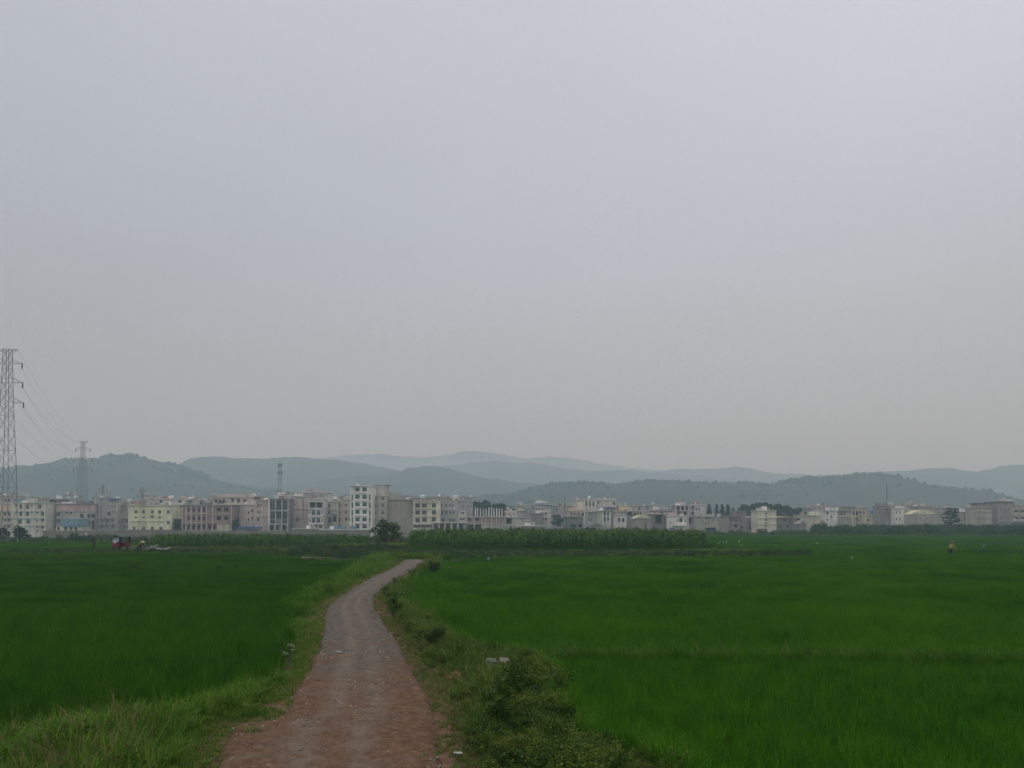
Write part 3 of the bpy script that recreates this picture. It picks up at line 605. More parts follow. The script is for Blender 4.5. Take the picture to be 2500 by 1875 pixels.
def maize_field(P_, lab, h, sx, sy):
    x, y = jitter_grid(P_[:, 0].min(), P_[:, 0].max(), P_[:, 1].min(), P_[:, 1].max(), sx, sy, .3); dd = -sdf(P_, x, y); k = (dd > 2.2*np.maximum(0, fbm(x*.5, y*.5, 3, 18)-.45)) & (fbm(x*.9, y*.9, 2, 19) > .27); x, y = x[k], y[k]; n = len(x); z = ground_z(x, y)
    scatter('maize_crop', np.stack([x, y, z], 1), h*(.55+.62*rng.random(n))*(.72+.56*fbm(x*.3, y*.3, 3, 7)), rng.random(n)*6.28, rng.integers(0, 4, n), maize, lab, 'maize', .05)
maize_field(MAIZE_R, 'tall dark green maize standing in the right half of the fields', 1.08, .62, .5)
maize_field(MAIZE_L, 'lower belt of maize in front of the yellow and brick buildings', .78, .6, .5)

# ------------------------------------------------------------------ low crops and weeds between the fields
M_bright = leafmat('bright_crop', (.06, .14, .012), (.10, .20, .02), (.15, .25, .03), patch=.6, trans=.25)
M_mid1 = leafmat('rough_weeds', (.025, .065, .018), (.05, .10, .025), (.09, .12, .035), patch=.2, trans=.2, dry=(.16, .12, .07), dryamt=.15)
M_mid2 = leafmat('blue_weeds', (.015, .05, .022), (.03, .08, .03), (.055, .11, .04), patch=.2, trans=.2)
rg = np.random.default_rng(21)
def clump(mat, h=.35, n=220, w_=.6, nb=60):
    parts = [(*leaves((0, 0, h*.5), (w_, w_, h*.55), n, .09, rg, .2, 1.6), 0)]; v, f = blades(nb, w_*.8, (h*.6, h*1.4), (.02, .035), (.05, .6), (0, .6), rg, 2); parts.append((v, f, 0))
    v, f, mi = join(parts); return proto('field_weeds', v, f, mat)
cl_b = clump(M_bright, .3); cl_1 = clump(M_mid1); cl_2 = clump(M_mid2, .4); cl_t = clump(M_mid2, .9, 300, .5, 60); cl_y = clump(M_mid1, .7, 240, .4, 70)
CL = [cl_b, cl_1, cl_2, cl_t, cl_y]
def strip(name, pxpoly, lab, cat, w_, sp=.55, s=(1, 1), z0=0.0):
    P_ = P2(pxpoly, z0); x, y = jitter_grid(P_[:, 0].min(), P_[:, 0].max(), P_[:, 1].min(), P_[:, 1].max(), sp, sp, .45); k = inside(P_, x, y); x, y = x[k], y[k]; n = len(x)
    if n == 0: return
    scatter(name, np.stack([x, y, ground_z(x, y)-.03], 1), s[0]+(s[1]-s[0])*rng.random(n), rng.random(n)*6.28, rng.choice(5, n, p=w_), CL, lab, cat, .1)
strip('low_crop', [(790, 1334), (1003, 1333), (1003, 1328), (790, 1330)], 'bright yellow green strip of low crop beside the leafy sapling', 'crop', [1, 0, 0, 0, 0], .7, (.8, 1.2))
strip('low_crop', [(1000, 1352), (1650, 1352), (1650, 1346), (1000, 1346)], 'light green strip of low crop at the foot of the tall maize', 'crop', [.18, .52, .3, 0, 0], .6, (.5, .9))
strip('low_crop', [(1610, 1347), (1850, 1346.5), (1850, 1343.5), (1610, 1344.5)], 'bright yellow green strip running right from the end of the tall maize', 'crop', [.9, .1, 0, 0, 0], .5, (.6, 1.0))
strip('low_crop', [(1660, 1356), (1975, 1354.5), (1975, 1350), (1640, 1350)], 'dark leafy strip below the bright strip right of the maize', 'crop', [0, .25, .75, 0, 0], .7, (.5, .9))
strip('low_crop', [(1700, 1343), (1910, 1341), (1905, 1337), (1715, 1338)], 'row of darker leafy plants right of the maize end', 'crop', [.05, .35, .4, .2, 0], .8, (.5, .9))
strip('field_weeds', [(500, 1345), (700, 1346), (705, 1338), (500, 1338)], 'yellowish low crop in front of the left belt of maize', 'crop', [.35, .6, .05, 0, 0], .6, (.6, 1.0))
strip('field_weeds', [(690, 1357), (880, 1366), (985, 1366), (1010, 1352), (1000, 1336), (740, 1337)], 'rough weeds between the left paddy and the yellow green strip', 'weeds', [0, .5, .42, .04, .04], .6, (.5, 1.0))
strip('field_weeds', [(-100, 1356), (330, 1353), (540, 1354), (690, 1360), (690, 1346), (430, 1342), (250, 1343), (-100, 1344)], 'rough grassy margin behind the left paddy', 'weeds', [.05, .7, .25, 0, 0], .75, (.4, .8))
strip('field_weeds', [(1050, 1362), (1260, 1360), (1650, 1358), (1990, 1356), (1990, 1349), (1050, 1351)], 'grassy margin between the maize strip and the right paddy', 'weeds', [.08, .6, .32, 0, 0], .8, (.4, .75))
strip('field_weeds', [(1975, 1350), (2560, 1356), (2560, 1346), (2100, 1345)], 'lighter weedy bund behind the right paddy', 'weeds', [.2, .65, .1, 0, .05], .8, (.5, 1.0), -.4)
strip('field_weeds', [(2335, 1360), (2560, 1362), (2560, 1356), (2335, 1355)], 'darker weedy line right of the farm worker', 'weeds', [0, .3, .6, .05, .05], .7, (.6, 1.0), -.4)
strip('field_weeds', [(2300, 1338), (2560, 1341), (2560, 1333), (2380, 1333)], 'yellowish scrub far behind the farm worker', 'weeds', [.3, .5, .1, 0, .1], .9, (.7, 1.3), -.4)
strip('field_weeds', [(1285, 1321), (1365, 1321), (1365, 1317), (1285, 1317)], 'small bright plot seen over the tall maize', 'crop', [1, 0, 0, 0, 0], .9, (3.2, 3.8))
for (pxl, lab) in (([(1015, 1322), (1320, 1320), (1320, 1312), (1015, 1313)], 'dense green scrub behind the left end of the tall maize'),
                   ([(1320, 1314), (1560, 1313), (1560, 1306), (1320, 1307)], 'olive scrub between the tall maize and the low houses'),):
    strip('scrub', pxl, lab, 'scrub', [.02, .35, .25, .23, .15], 2.0, (1.8, 3.4))
strip('scrub', [(1985, 1306), (2700, 1308), (2700, 1302), (1985, 1301)], 'long dark hedge of scrub in front of the houses at far right', 'scrub', [0, .2, .3, .4, .1], 3.0, (2.8, 4.6))
strip('scrub', [(1560, 1307), (1990, 1307), (1990, 1302), (1560, 1302.5)], 'low scrub line at the foot of the middle right houses', 'scrub', [.02, .45, .3, .13, .1], 3.0, (1.2, 2.4))

x, y = jitter_grid(-185, 45, 122, 262, 2.6, 3.2, .5); k = infrustum(x, y, 6) & (x/y < .05) & ~inside(MAIZE_L, x, y) & (fbm(x*.05, y*.05, 3, 44) > .36) & ((x/y > -.12) & (y > 160) | (x/y <= -.12) & (y > 150)); x, y = x[k], y[k]; n = len(x)
scatter('pasture_weeds', np.stack([x, y, ground_z(x, y)-.1], 1), 1.2+1.6*rng.random(n), rng.random(n)*6.28, rng.choice(5, n, p=[.02, .45, .35, .08, .1]), CL, 'rough green pasture between the maize and the boundary wall', 'weeds', .1)
# ================================================================== trees and bushes
M_t1 = leafmat('tree_leaf', (.012, .032, .016), (.022, .05, .022), (.04, .07, .03), patch=.3, trans=.12)
M_t2 = leafmat('sapling_leaf', (.018, .045, .018), (.035, .07, .022), (.08, .12, .03), patch=.6, trans=.2)
def tree(lab, px, Y, top, base, wpx, cat='tree', group=None, style='round', mat=None, n=900, seed=0, name='tree'):
    mat = mat or M_t1; rg = np.random.default_rng(seed+100); B_ = at(px, base, Y); H = at(px, top, Y).z-B_.z; Wd = wpx*Y/F/2
    gz_ = float(ground_z(np.array([B_.x]), np.array([Y]))[0]); z0 = min(B_.z, gz_) if B_.z > gz_ else B_.z
    H = H+(B_.z-z0)
    root = empty(name, (B_.x, Y, z0)); tag(root, lab, cat, group)
    tm = MB(); tp = [(0, 0, -.3), (rg.normal()*.05*H, 0, H*.35), (rg.normal()*.06*H, rg.normal()*.05*H, H*.8)]; r0 = max(.05, H*.028); tm.tube(tp, [r0, r0*.7, r0*.2], 7)
    for k in range(6):
        a = rg.random()*6.28; h0 = H*(.25+.4*rg.random()); tm.beam((0, 0, h0), (math.cos(a)*Wd*.7, math.sin(a)*Wd*.7, h0+H*.25), r0*.4, r0*.12, 5)
    tm.local('trunk', M_trunk, root)
    parts = []; ls = H*.05
    if style == 'round':
        nb = 16
        for k in range(nb):
            a = rg.random()*6.28; rr_ = math.sqrt(rg.random())*.72; hh = .35+.5*rg.random(); kk = 1-.5*max(0, hh-.6)/.4
            c = (math.cos(a)*rr_*Wd*kk, math.sin(a)*rr_*Wd*kk, H*hh); q = .36*Wd*(.7+.5*rg.random()); parts.append((*leaves(c, (q, q, min(q*.8, H*.17)), n//nb, ls, rg, .35), 0))
    elif style == 'cone':
        nb = 14
        for k in range(nb):
            hh = .12+.85*k/nb; wv = Wd*(1.05-hh)*1.0; a = rg.random()*6.28
            c = (math.cos(a)*wv*.3, math.sin(a)*wv*.3, H*hh); parts.append((*leaves(c, (wv*.75, wv*.75, H*.09), n//nb, ls*.8, rg, .3), 0))
    elif style == 'tiers':
        for k in range(9):
            hh = .35+.6*k/9; a = rg.random()*6.28; wv = Wd*(1.1-.6*abs(hh-.55)*1.6)
            for m_ in range(3):
                c = (math.cos(a+2.1*m_)*wv*.55, math.sin(a+2.1*m_)*wv*.55, H*(hh+.03*rg.normal())); parts.append((*leaves(c, (wv*.42, wv*.42, H*.035), n//27, ls, rg, .2, flat=.15), 0))
    elif style == 'open':
        for k in range(26):
            a = rg.random()*6.28; rr_ = rg.random()*.8; hh = .12+.8*rg.random()**.8; q = Wd*.24*(1.3-.5*hh)
            c = (math.cos(a)*rr_*Wd, math.sin(a)*rr_*Wd*.7, H*hh*(.7+.3*(1-rr_))); parts.append((*leaves(c, (q, q, q*.9), n//22, ls*1.1, rg, .1, 2.4), 0))
        b0 = np.tile([[0, 0, H*.15]], (26, 1)).astype(float); v, f = blades(26, 0, (H*.55, H*.98), (H*.02, H*.035), (.1, .75), (0, .3), rg, 4, base=b0); parts.append((v, f, 0))
        v, f = leaves((0, 0, H*.22), (Wd*.85, Wd*.7, H*.2), n//2, ls, rg, .2, 2.0); parts.append((v, f, 0))
    v, f, mi = join(parts); me = bigmesh('crown', v, f, mat, False); o = bpy.data.objects.new('crown', me); col.objects.link(o); o.parent = root
    return root
tree('leafy green sapling bush with spiky shoots at the bend of the fields', 942, 128, 1262, 1327, 100, style='open', mat=M_t2, n=850, seed=1, name='sapling')
tree('dark bushy tree at the foot of the large pylon', 50, 165, 1281, 1319, 50, seed=2, n=1100)
tree('dark bush partly behind the large pylon at the left edge', 8, 168, 1284, 1320, 36, seed=3, n=800, name='bush')
for i, (px, top, wp, lab) in enumerate([(1165, 1219, 36, 'leftmost of the dark trees behind the brick frame building'), (1190, 1217, 40, 'tallest rounded dark tree behind the brick frame building'),
                                   (1222, 1217, 34, 'dark feathery tree right of the rounded one behind the brick frame'), (1240, 1232, 28, 'lowest dark tree at the right end of the brick frame group')]):
    tree(lab, px, 430, top, 1275, wp*1.35, group='trees behind the brick frame building', seed=10+i, n=1800)
for i, (px, top, wp, lab) in enumerate([(1732, 1229, 17, 'pointed dark tree at the left end of the thin row'), (1750, 1230, 9, 'narrow dark tree second in the thin row'), (1764, 1230, 13, 'pointed dark tree in the middle of the thin row'),
                                   (1777, 1231, 15, 'broad pointed tree near the right end of the thin row'), (1790, 1240, 14, 'short dark tree at the right end of the thin row')]):
    tree(lab, px, 440, top, 1290, wp*3.0, group='thin row of pointed trees', style='cone', seed=20+i, n=1500)
LG = ['first', 'second', 'third', 'fourth', 'fifth', 'sixth', 'seventh', 'eighth', 'ninth']
for i, (px, top, wp) in enumerate([(1817, 1221, 20), (1832, 1224, 18), (1845, 1219, 20), (1862, 1221, 22), (1880, 1222, 22), (1899, 1224, 22), (1917, 1226, 22), (1934, 1226, 20), (1950, 1228, 18)]):
    tree('dark grove tree, %s from the left behind the cream tower' % LG[i], px, 442, top, 1295, wp*1.9, group='grove behind the cream tower', seed=30+i, n=1600)
tree('small dark tree right of the grove beside the tilted white panel', 1972, 440, 1235, 1290, 24, seed=41, n=600)
tree('dark spreading tree with layered branches in front of the pale far houses', 2323, 330, 1236, 1292, 46, style='tiers', seed=42, n=650, mat=M_t2)
tree('blue grey dark tree between the cream house and the orange house', 1361, 400, 1252, 1298, 32, seed=43, n=900)
tree('small round bush above the little beige hut', 1455, 335, 1273, 1297, 30, seed=44, n=500, name='bush')
tree('dark conical bush before the arched warehouse', 1576, 290, 1280, 1300, 14, style='cone', seed=45, n=400, name='bush')
tree('dark low bush right of the conical bush before the open shed', 1600, 292, 1286, 1300, 24, seed=46, n=500, name='bush')
tree('dark bush against the foot of the cream tower', 1885, 340, 1281, 1297, 26, seed=47, n=500, name='bush')
tree('dark bush between the yellow and the brick frame buildings', 435, 338, 1268, 1304, 22, seed=48, n=600, name='bush')
tree('dark bush between the brick frame building and the pink block', 576, 338, 1262, 1304, 22, seed=49, n=600, name='bush')
tree('grey green bush in front of the blue roofed house', 180, 262, 1296, 1313, 30, seed=50, n=500, name='bush', mat=M_t2)
tree('dark blue green shade shaped as a tree left of the cream tower', 1836, 350, 1270, 1298, 22, seed=51, n=500)  # tree shape stands in for the dark shade under the tiled roof
for i, (px, py, wp, hh, lab) in enumerate([(326, 1385, 22, 9, 'dark plant cluster standing in the left paddy below the tricycle'), (406, 1373, 12, 6, 'small dark plant in the left paddy below the plank heap'), (537, 1383, 18, 8, 'dark weed clump in the left paddy, left of a pair'),
                                           (575, 1382, 14, 7, 'dark weed clump in the left paddy, right of a pair')]):
    X_, Y_ = gnd(px, py); tree(lab, px, Y_, py-hh, py+5, wp, cat='plant', name='bush', seed=60+i, n=500, group='dark clumps in the left paddy')
for i, (px, py, wp, top, lab) in enumerate([(1065, 1590, 70, 1528, 'bushy grey green shrub on the right bank where the path narrows'), (1322, 1668, 54, 1632, 'darkest leafy shrub on the right bank beside the paddy'),
                                            (1385, 1765, 60, 1722, 'dark flowering shrub at the edge of the right paddy'), (1062, 1392, 42, 1368, 'leafy shrub at the far bend right of the path'), (966, 1369, 30, 1350, 'tall pale weed clump left of the far bend'),
                                            (960, 1500, 36, 1452, 'brownish shrub on the right bank at the path bend')]):
    X_, Y_ = gnd(px, py); tree(lab, px, Y_, top, py, wp, cat='shrub', name='shrub', seed=70+i, n=2200 if py > 1550 else 900, mat=[M_t2, M_t1, M_weed, M_t2, M_gr2, M_gr2][i], style='round')
for i, (px, py) in enumerate([(618, 1790)]):
    X_, Y_ = gnd(px, py); m_ = tall1[0].data; o = bpy.data.objects.new('grass_tussock', m_); col.objects.link(o); o.location = (X_, Y_, -.02); o.scale = (.7, .7, .5); tag(o, 'lone small green grass tuft growing on the red dirt', 'plant')

# ================================================================== buildings
REG = {1: (0, .14467), 2: (300, .14467), 3: (600, .14467), 4: (900, .14467), 5: (1200, .14467), 6: (1500, .14467), 7: (1800, .14467), 8: (2100, .1808)}
BL = []
def Bld(reg, lab, Y, x0, x1, top, base, rgb, W=(), P=(), ledge=(), piers=(), depth=9, roof=True, kind='plaster', cat='building', roofc=None, trim=None, tanks=(), name='building', open_=(), group=None, gable=None):
    ox, k = REG[reg]; cx = lambda a: ox+k*a; cyy = lambda a: 1140+k*a
    A = at(cx(x0), cyy(top), Y); Bv = at(cx(x1), cyy(base), Y); gz_ = float(ground_z(np.array([(A.x+Bv.x)/2]), np.array([Y]))[0])
    xa_, xb_ = A.x, Bv.x; zt = A.z; zb = min(Bv.z, gz_)-.3
    if Bv.z > gz_+5: zb = gz_-.3
    root = empty(name, ((xa_+xb_)/2, Y, gz_)); tag(root, lab, cat, group); BL.append((cx(x0), cx(x1), cyy(top), Y, lab))
    holes = []; wins = []
    for (xs_, ys_, w_, h_, st) in W:
        for yy in ys_:
            for xx in xs_:
                a = at(cx(xx-w_/2), cyy(yy-h_/2), Y); b_ = at(cx(xx+w_/2), cyy(yy+h_/2), Y)
                h = (max(a.x, xa_+.05), min(b_.x, xb_-.05), max(b_.z, zb+.1), min(a.z, zt-.1))
                if h[1]-h[0] < .1 or h[3]-h[2] < .1: continue
                if any(h[0] < g[1] and h[1] > g[0] and h[2] < g[3] and h[3] > g[2] for g in holes): continue
                holes.append(h); wins.append((h, st))
    xs_ = sorted(set([xa_, xb_]+[h[0] for h in holes]+[h[1] for h in holes])); zs_ = sorted(set([zb, zt]+[h[2] for h in holes]+[h[3] for h in holes]))
    mb = MB(); D = .28
    for i in range(len(xs_)-1):
        for j in range(len(zs_)-1):
            mx_, mz_ = (xs_[i]+xs_[i+1])/2, (zs_[j]+zs_[j+1])/2
            if any(h[0] < mx_ < h[1] and h[2] < mz_ < h[3] for h in holes): continue
            mb.add([(xs_[i], Y, zs_[j]), (xs_[i+1], Y, zs_[j]), (xs_[i+1], Y, zs_[j+1]), (xs_[i], Y, zs_[j+1])], [(0, 1, 2, 3)])
    for h in holes:
        a, b_, c, d = h; mb.add([(a, Y, c), (b_, Y, c), (b_, Y, d), (a, Y, d), (a, Y+D, c), (b_, Y+D, c), (b_, Y+D, d), (a, Y+D, d)], [(0, 4, 5, 1), (1, 5, 6, 2), (2, 6, 7, 3), (3, 7, 4, 0)])
    mb.add([(xa_, Y, zb), (xb_, Y, zb), (xb_, Y+depth, zb), (xa_, Y+depth, zb), (xa_, Y, zt), (xb_, Y, zt), (xb_, Y+depth, zt), (xa_, Y+depth, zt)], [(4, 5, 6, 7), (1, 2, 6, 5), (2, 3, 7, 6), (3, 0, 4, 7)])
    mw = wallmat(rgb, Y, kind); mb.build('wall', mw, root)
    tc_ = wallmat(trim, Y) if trim else wallmat(tuple(min(255, int(c*1.08+4)) for c in rgb), Y)
    for h, st in wins:
        if st == 'o': continue
        a, b_, c, d = h; wm = MB(); wm.m = 1; f_ = .07; yw = Y+D-.10
        wm.box(a, b_, yw, yw+.06, c, c+f_); wm.box(a, b_, yw, yw+.06, d-f_, d); wm.box(a, a+f_, yw, yw+.06, c+f_, d-f_); wm.box(b_-f_, b_, yw, yw+.06, c+f_, d-f_)
        if b_-a > .9: wm.box((a+b_)/2-.035, (a+b_)/2+.035, yw, yw+.06, c+f_, d-f_)
        if d-c > 1.3 and st != 'd': wm.box(a+f_, b_-f_, yw+.008, yw+.052, c+(d-c)*.68, c+(d-c)*.68+.06)
        wm.m = 0; wm.box(a, b_, yw+.075, yw+.1, c, d)
        wm.build('door' if st == 'd' else 'window', [M_glassb if st == 'b' else M_glass, M_frame], root)
    if roof:
        rm = MB(); rm.box(xa_-.3, xb_+.3, Y-.35, Y+depth+.3, zt+.003, zt+.28)
        rm.build('roof', wallmat(roofc, Y) if roofc else tc_, root)
    if gable:
        rc, rise, over = gable; gm = MB(); za = zt+.003; zr = zt+rise; y0, y1 = Y-over, Y+depth+over
        seg = 8 if rise < 0 else 1
        if rise > 0: vs = [(xa_-over, y0, za), ((xa_+xb_)/2, y0, zr), (xb_+over, y0, za), (xa_-over, y1, za), ((xa_+xb_)/2, y1, zr), (xb_+over, y1, za)]; gm.add(vs, [(0, 2, 1), (3, 4, 5), (0, 1, 4, 3), (1, 2, 5, 4), (0, 3, 5, 2)])
        else:
            n_ = 10; vs = []
            for yv in (y0, y1):
                for q in range(n_+1):
                    t = q/n_; vs.append((xa_-over+(xb_-xa_+2*over)*t, yv, za+(-rise)*math.sin(PI*t)))
            fs = [tuple(range(n_, -1, -1))[::-1], tuple(range(n_+1, 2*n_+2))[::-1]]+[(q, q+1, n_+2+q, n_+1+q) for q in range(n_)]+[(0, n_+1, 2*n_+1, n_)]; gm.add(vs, fs)
        gm.build('roof', wallmat(rc, Y), root)
    for yy in ledge:
        yv, xl, xr = yy if isinstance(yy, tuple) else (yy, x0, x1); z = at(0, cyy(yv), Y).z; a = at(cx(xl), 1200, Y).x; b_ = at(cx(xr), 1200, Y).x
        MB().box(a-.06, b_+.06, Y-.30, Y-.002, z-.13, z+.13).build('ledge', tc_, root)
    for xx in piers:
        xv, yt, yb = xx if isinstance(xx, tuple) else (xx, top, base); a = at(cx(xv), 1200, Y).x; z1 = at(0, cyy(yt), Y).z; z0 = zb if yb >= base else at(0, cyy(yb), Y).z
        MB().box(a-.2, a+.2, Y-.16, Y-.004, z0, z1-.01).build('pillar', tc_, root)
    for (pn, a0, a1, b0, b1, c_, pr_, dp_) in P:
        yf = Y-pr_; p0 = at(cx(a0), cyy(b0), yf); p1 = at(cx(a1), cyy(b1), yf); mt = c_ if isinstance(c_, bpy.types.Material) else wallmat(c_, Y)
        MB().box(p0.x, p1.x, yf, yf+dp_, p1.z, p0.z).build(pn, mt, root)
    rr = random.Random(sum(map(ord, lab))); wdt = xb_-xa_
    if roof and wdt > 5 and kind != 'brick':
        for q in range(rr.choice((1, 2, 3))):
            cxx = xa_+wdt*(.1+.8*rr.random()); bw = .4+.9*rr.random(); bh = .5+1.3*rr.random(); yb = Y+depth*(.2+.5*rr.random()); c_ = rr.choice(((150, 148, 142), (118, 116, 120), (190, 188, 182), (130, 112, 106)))
            MB().box(cxx-bw, cxx+bw, yb, yb+1.6, zt+.283, zt+.28+bh).build(rr.choice(('roof_box', 'stair_head', 'parapet_block')), wallmat(c_, Y), root)
        cxx = xa_+wdt*rr.random(); MB().beam((cxx, Y+depth*.5, zt+.25), (cxx, Y+depth*.5, zt+2.2+2*rr.random()), .04).build('antenna', M_steel, root)
    for (tx, ty) in tanks:
        p0 = at(cx(tx), cyy(ty), Y+2.5); tm = MB(); tm.cyl((p0.x, p0.y, p0.z), (1, 0, 0), .28, 1.9, 12)
        tm.box(p0.x-.85, p0.x+.85, p0.y-1.4, p0.y-1.3, p0.z-.9, p0.z-.2)
        for sx in (-.8, .8): tm.beam((p0.x+sx, p0.y, p0.z), (p0.x+sx, p0.y, zt), .05); tm.beam((p0.x+sx, p0.y-1.3, p0.z-.8), (p0.x+sx, p0.y-1.3, zt), .05); tm.beam((p0.x+sx, p0.y-1.35, p0.z-.3), (p0.x+sx, p0.y, p0.z-.1), .05)
        tm.build('water_heater', M_tank, root)
    return root
g = 's'
# ---- region 1
Bld(1, 'cream and pink apartment block cut by the left edge behind the large pylon', 352, -420, 195, 485, 1110, (150, 148, 136), W=[((-330, -230, -120, -20, 80, 150), (660, 790), 45, 55, g), ((-330, -230, -120, 90, 150), (560, 900, 1000), 40, 50, g)],
    P=[('pink_band', -420, 190, 640, 735, (172, 142, 136), .05, .04)], ledge=(740, 860, 960), tanks=((90, 465), (-200, 465)))
Bld(1, 'pale five storey block with grey windows and a rooftop room beside the large pylon', 342, 225, 770, 610, 1145, (158, 158, 146), W=[((350, 465, 670), (670,), 48, 70, g), ((275, 535), (650, 770), 26, 30, g), ((350, 465, 715), (790,), 48, 75, g), ((335, 475), (920,), 62, 80, 'b'), ((715,), (900, 1020), 48, 50, g), ((628,), (770, 910, 1020, 1085), 30, 34, g), ((715,), (1082,), 30, 26, g)],
    P=[('rooftop_room', 440, 720, 530, 606, (150, 150, 138), -2, 5), ('rooftop_hut', 640, 770, 520, 606, (128, 128, 120), -.5, 3), ('blue_tank_shed', 235, 340, 532, 600, (92, 120, 140), -1, 3), ('white_box', 365, 430, 560, 604, (215, 215, 215), -.5, 1.5)],
    ledge=(745, 862, 985), piers=(225, 405, 570, 768), roofc=(172, 170, 155))
Bld(1, 'dark purplish rooftop house behind the pale five storey block', 372, 770, 995, 548, 900, (112, 106, 116), W=[((840,), (590,), 50, 60, 'o'), ((930,), (590,), 40, 50, 'o')])
Bld(1, 'narrow white house with stacked dark balconies', 350, 778, 945, 660, 1130, (146, 146, 146), W=[((805,), (810, 945, 1030), 55, 75, 'o'), ((870,), (800, 925, 1075), 48, 60, g), ((880,), (690,), 30, 22, g)], ledge=(745, 860, 980), roofc=(205, 203, 200), cat='house')
Bld(1, 'pink topped house standing behind the blue roofed annex', 348, 950, 1600, 632, 1065, (142, 138, 134), W=[((985,), (795, 915), 48, 60, g), ((1120, 1195), (775, 790), 36, 40, g), ((1250, 1400, 1480, 1560), (700,), 50, 40, 'o'), ((1380, 1500, 1570), (830, 940, 1020), 55, 70, 'o')],
    P=[('pink_band', 1000, 1600, 640, 742, (158, 128, 130), .02, .018), ('rooftop_room', 1280, 1500, 575, 630, (112, 116, 126), -2, 4)], ledge=(745, 865), roofc=(140, 110, 112), tanks=((1080, 605), (1180, 603)))
Bld(1, 'low annex with a bright sky blue roof and white posts', 334, 945, 1330, 1002, 1068, (168, 168, 150), W=[((985, 1110, 1195, 1280), (1040,), 40, 55, 'o')], roof=False, cat='annex',
    P=[('blue_roof', 1040, 1330, 870, 1000, plain('sky_blue_sheet', (.17, .31, .38), .5, var=.06), .6, 8), ('blue_gutter', 1040, 1325, 975, 999, plain('blue_gutter', (.14, .24, .50), .5, var=.06), .8, .19)])
Bld(1, 'grey concrete block under scaffolding with a white heater on top', 350, 1600, 1985, 532, 1066, (138, 138, 134), W=[((1840,), (795,), 52, 62, g), ((1640, 1720, 1800, 1900), (905, 1000), 42, 50, 'o')],
    ledge=(640, 745, 860, 960), piers=(1615, 1760, 1980), tanks=((1740, 500),), P=[('blue_tarpaulin', 1830, 1990, 530, 552, plain('blue_tarp', (.06, .16, .42), .5), .8, 3)])
Bld(1, 'grey block with a brown roof room left of the yellow building', 354, 1988, 2300, 640, 1066, (142, 140, 134), W=[((2015,), (780,), 26, 34, g), ((2080, 2140), (905,), 30, 70, 'o'), ((2030, 2100, 2160), (1010,), 30, 50, 'o')],
    P=[('brown_roof_room', 1830, 2400, 572, 636, (140, 122, 116), -3, 4)], ledge=(700, 860), tanks=((2190, 560),))
# scaffold in front of the grey concrete block
root = empty('scaffolding', (at(265, 1290, 346).x, 346, -1.7)); tag(root, 'bamboo scaffolding standing against the grey concrete block', 'scaffolding')
mb = MB()
for i in range(22):
    px = 232+i*3.5; a = at(px+random.uniform(-.5, .5), 1264+random.uniform(-12, 2), 347.5); mb.beam((a.x, 347.5, -1.8), (a.x+random.uniform(-.2, .2), 347.5, a.z), .06)
for j in range(6):
    z = at(0, 1292-j*6, 347.5).z; mb.beam((at(232, 1290, 347.5).x, 347.4, z), (at(308, 1290, 347.5).x, 347.4, z), .05)
mb.build('poles', plain('bamboo', (.30, .28, .24), .8), root)
# ---- region 2
YEL = (196, 192, 128)
Bld(2, 'bright pale yellow three storey building behind the small pylon', 340, 95, 830, 655, 1062, YEL, W=[((220, 345, 495, 620), (758,), 50, 58, 'b'), ((220, 345, 620), (853,), 48, 30, 'b'), ((495,), (842,), 48, 54, 'b'), ((765,), (760, 940), 50, 58, 'b'), ((190, 345, 495, 640), (1035,), 48, 52, 'b')],
    ledge=((912, 120, 720), (655, 95, 830)), piers=((105, 660, 1062), (822, 660, 1062), (715, 660, 1062)), trim=(212, 206, 170), P=[('base_course', 95, 830, 1058, 1072, (120, 90, 85), .4, .39)], depth=12, roofc=(170, 168, 140))
Bld(2, 'unfinished brick building with pale concrete frame and dark openings', 338, 985, 1840, 650, 1070, (128, 106, 106), kind='brick', W=[((1110, 1200, 1285, 1370), (725, 868), 38, 56, 'o'), ((1620, 1745), (720, 865), 68, 56, 'o'), ((1040, 1110, 1200, 1285, 1370, 1465, 1540), (1015,), 52, 80, 'o')],
    ledge=((650, 985, 1840), (795, 985, 1840), (943, 985, 1840)), piers=(1010, 1070, 1155, 1245, 1330, 1415, 1520, 1835), trim=(168, 140, 138), depth=13, P=[('grey_bay', 1575, 1828, 658, 790, (112, 108, 108), .04, .03), ('blank_panel', 1590, 1800, 968, 1085, (152, 146, 128), .25, .24), ('side_pier', 965, 990, 650, 700, (112, 106, 106), -.3, 3)], roofc=(120, 112, 112))
bpy.data.objects.remove([o for o in bpy.data.objects if o.name.startswith('grey_bay')][0])
Bld(2, 'dark blue grey lean-to shed between the yellow and the brick frame buildings', 342, 845, 1000, 880, 1070, (72, 80, 96), W=[((920,), (1000,), 90, 90, 'o')], roofc=(140, 146, 158), cat='shed', name='shed')
Bld(2, 'white house with grey pilasters rising behind the yellow building', 368, 555, 1040, 545, 1050, (160, 158, 154), W=[((640, 960), (582,), 46, 44, g), ((1120,), (585,), 40, 40, g), ((940,), (680,), 40, 70, g)], piers=((720, 548, 1050), (800, 548, 1050), (870, 548, 1050), (1035, 548, 1050)), ledge=(632,), tanks=((830, 495), (1140, 522)), P=[('pink_panel', 860, 975, 700, 800, (158, 134, 136), .1, .09)])
Bld(2, 'low white house just right of the white pilastered one', 372, 1045, 1240, 540, 900, (150, 150, 150), W=[((1100, 1150), (586,), 36, 20, 'o')], cat='house')
Bld(2, 'grey house with small rooftop room between the white houses', 376, 1240, 1520, 590, 900, (134, 134, 142), W=[((1320,), (610,), 36, 30, g)], P=[('rooftop_room', 1245, 1355, 552, 588, (128, 126, 138), -1, 4), ('white_box', 1405, 1465, 585, 602, (205, 205, 205), .8, 1)], cat='house')
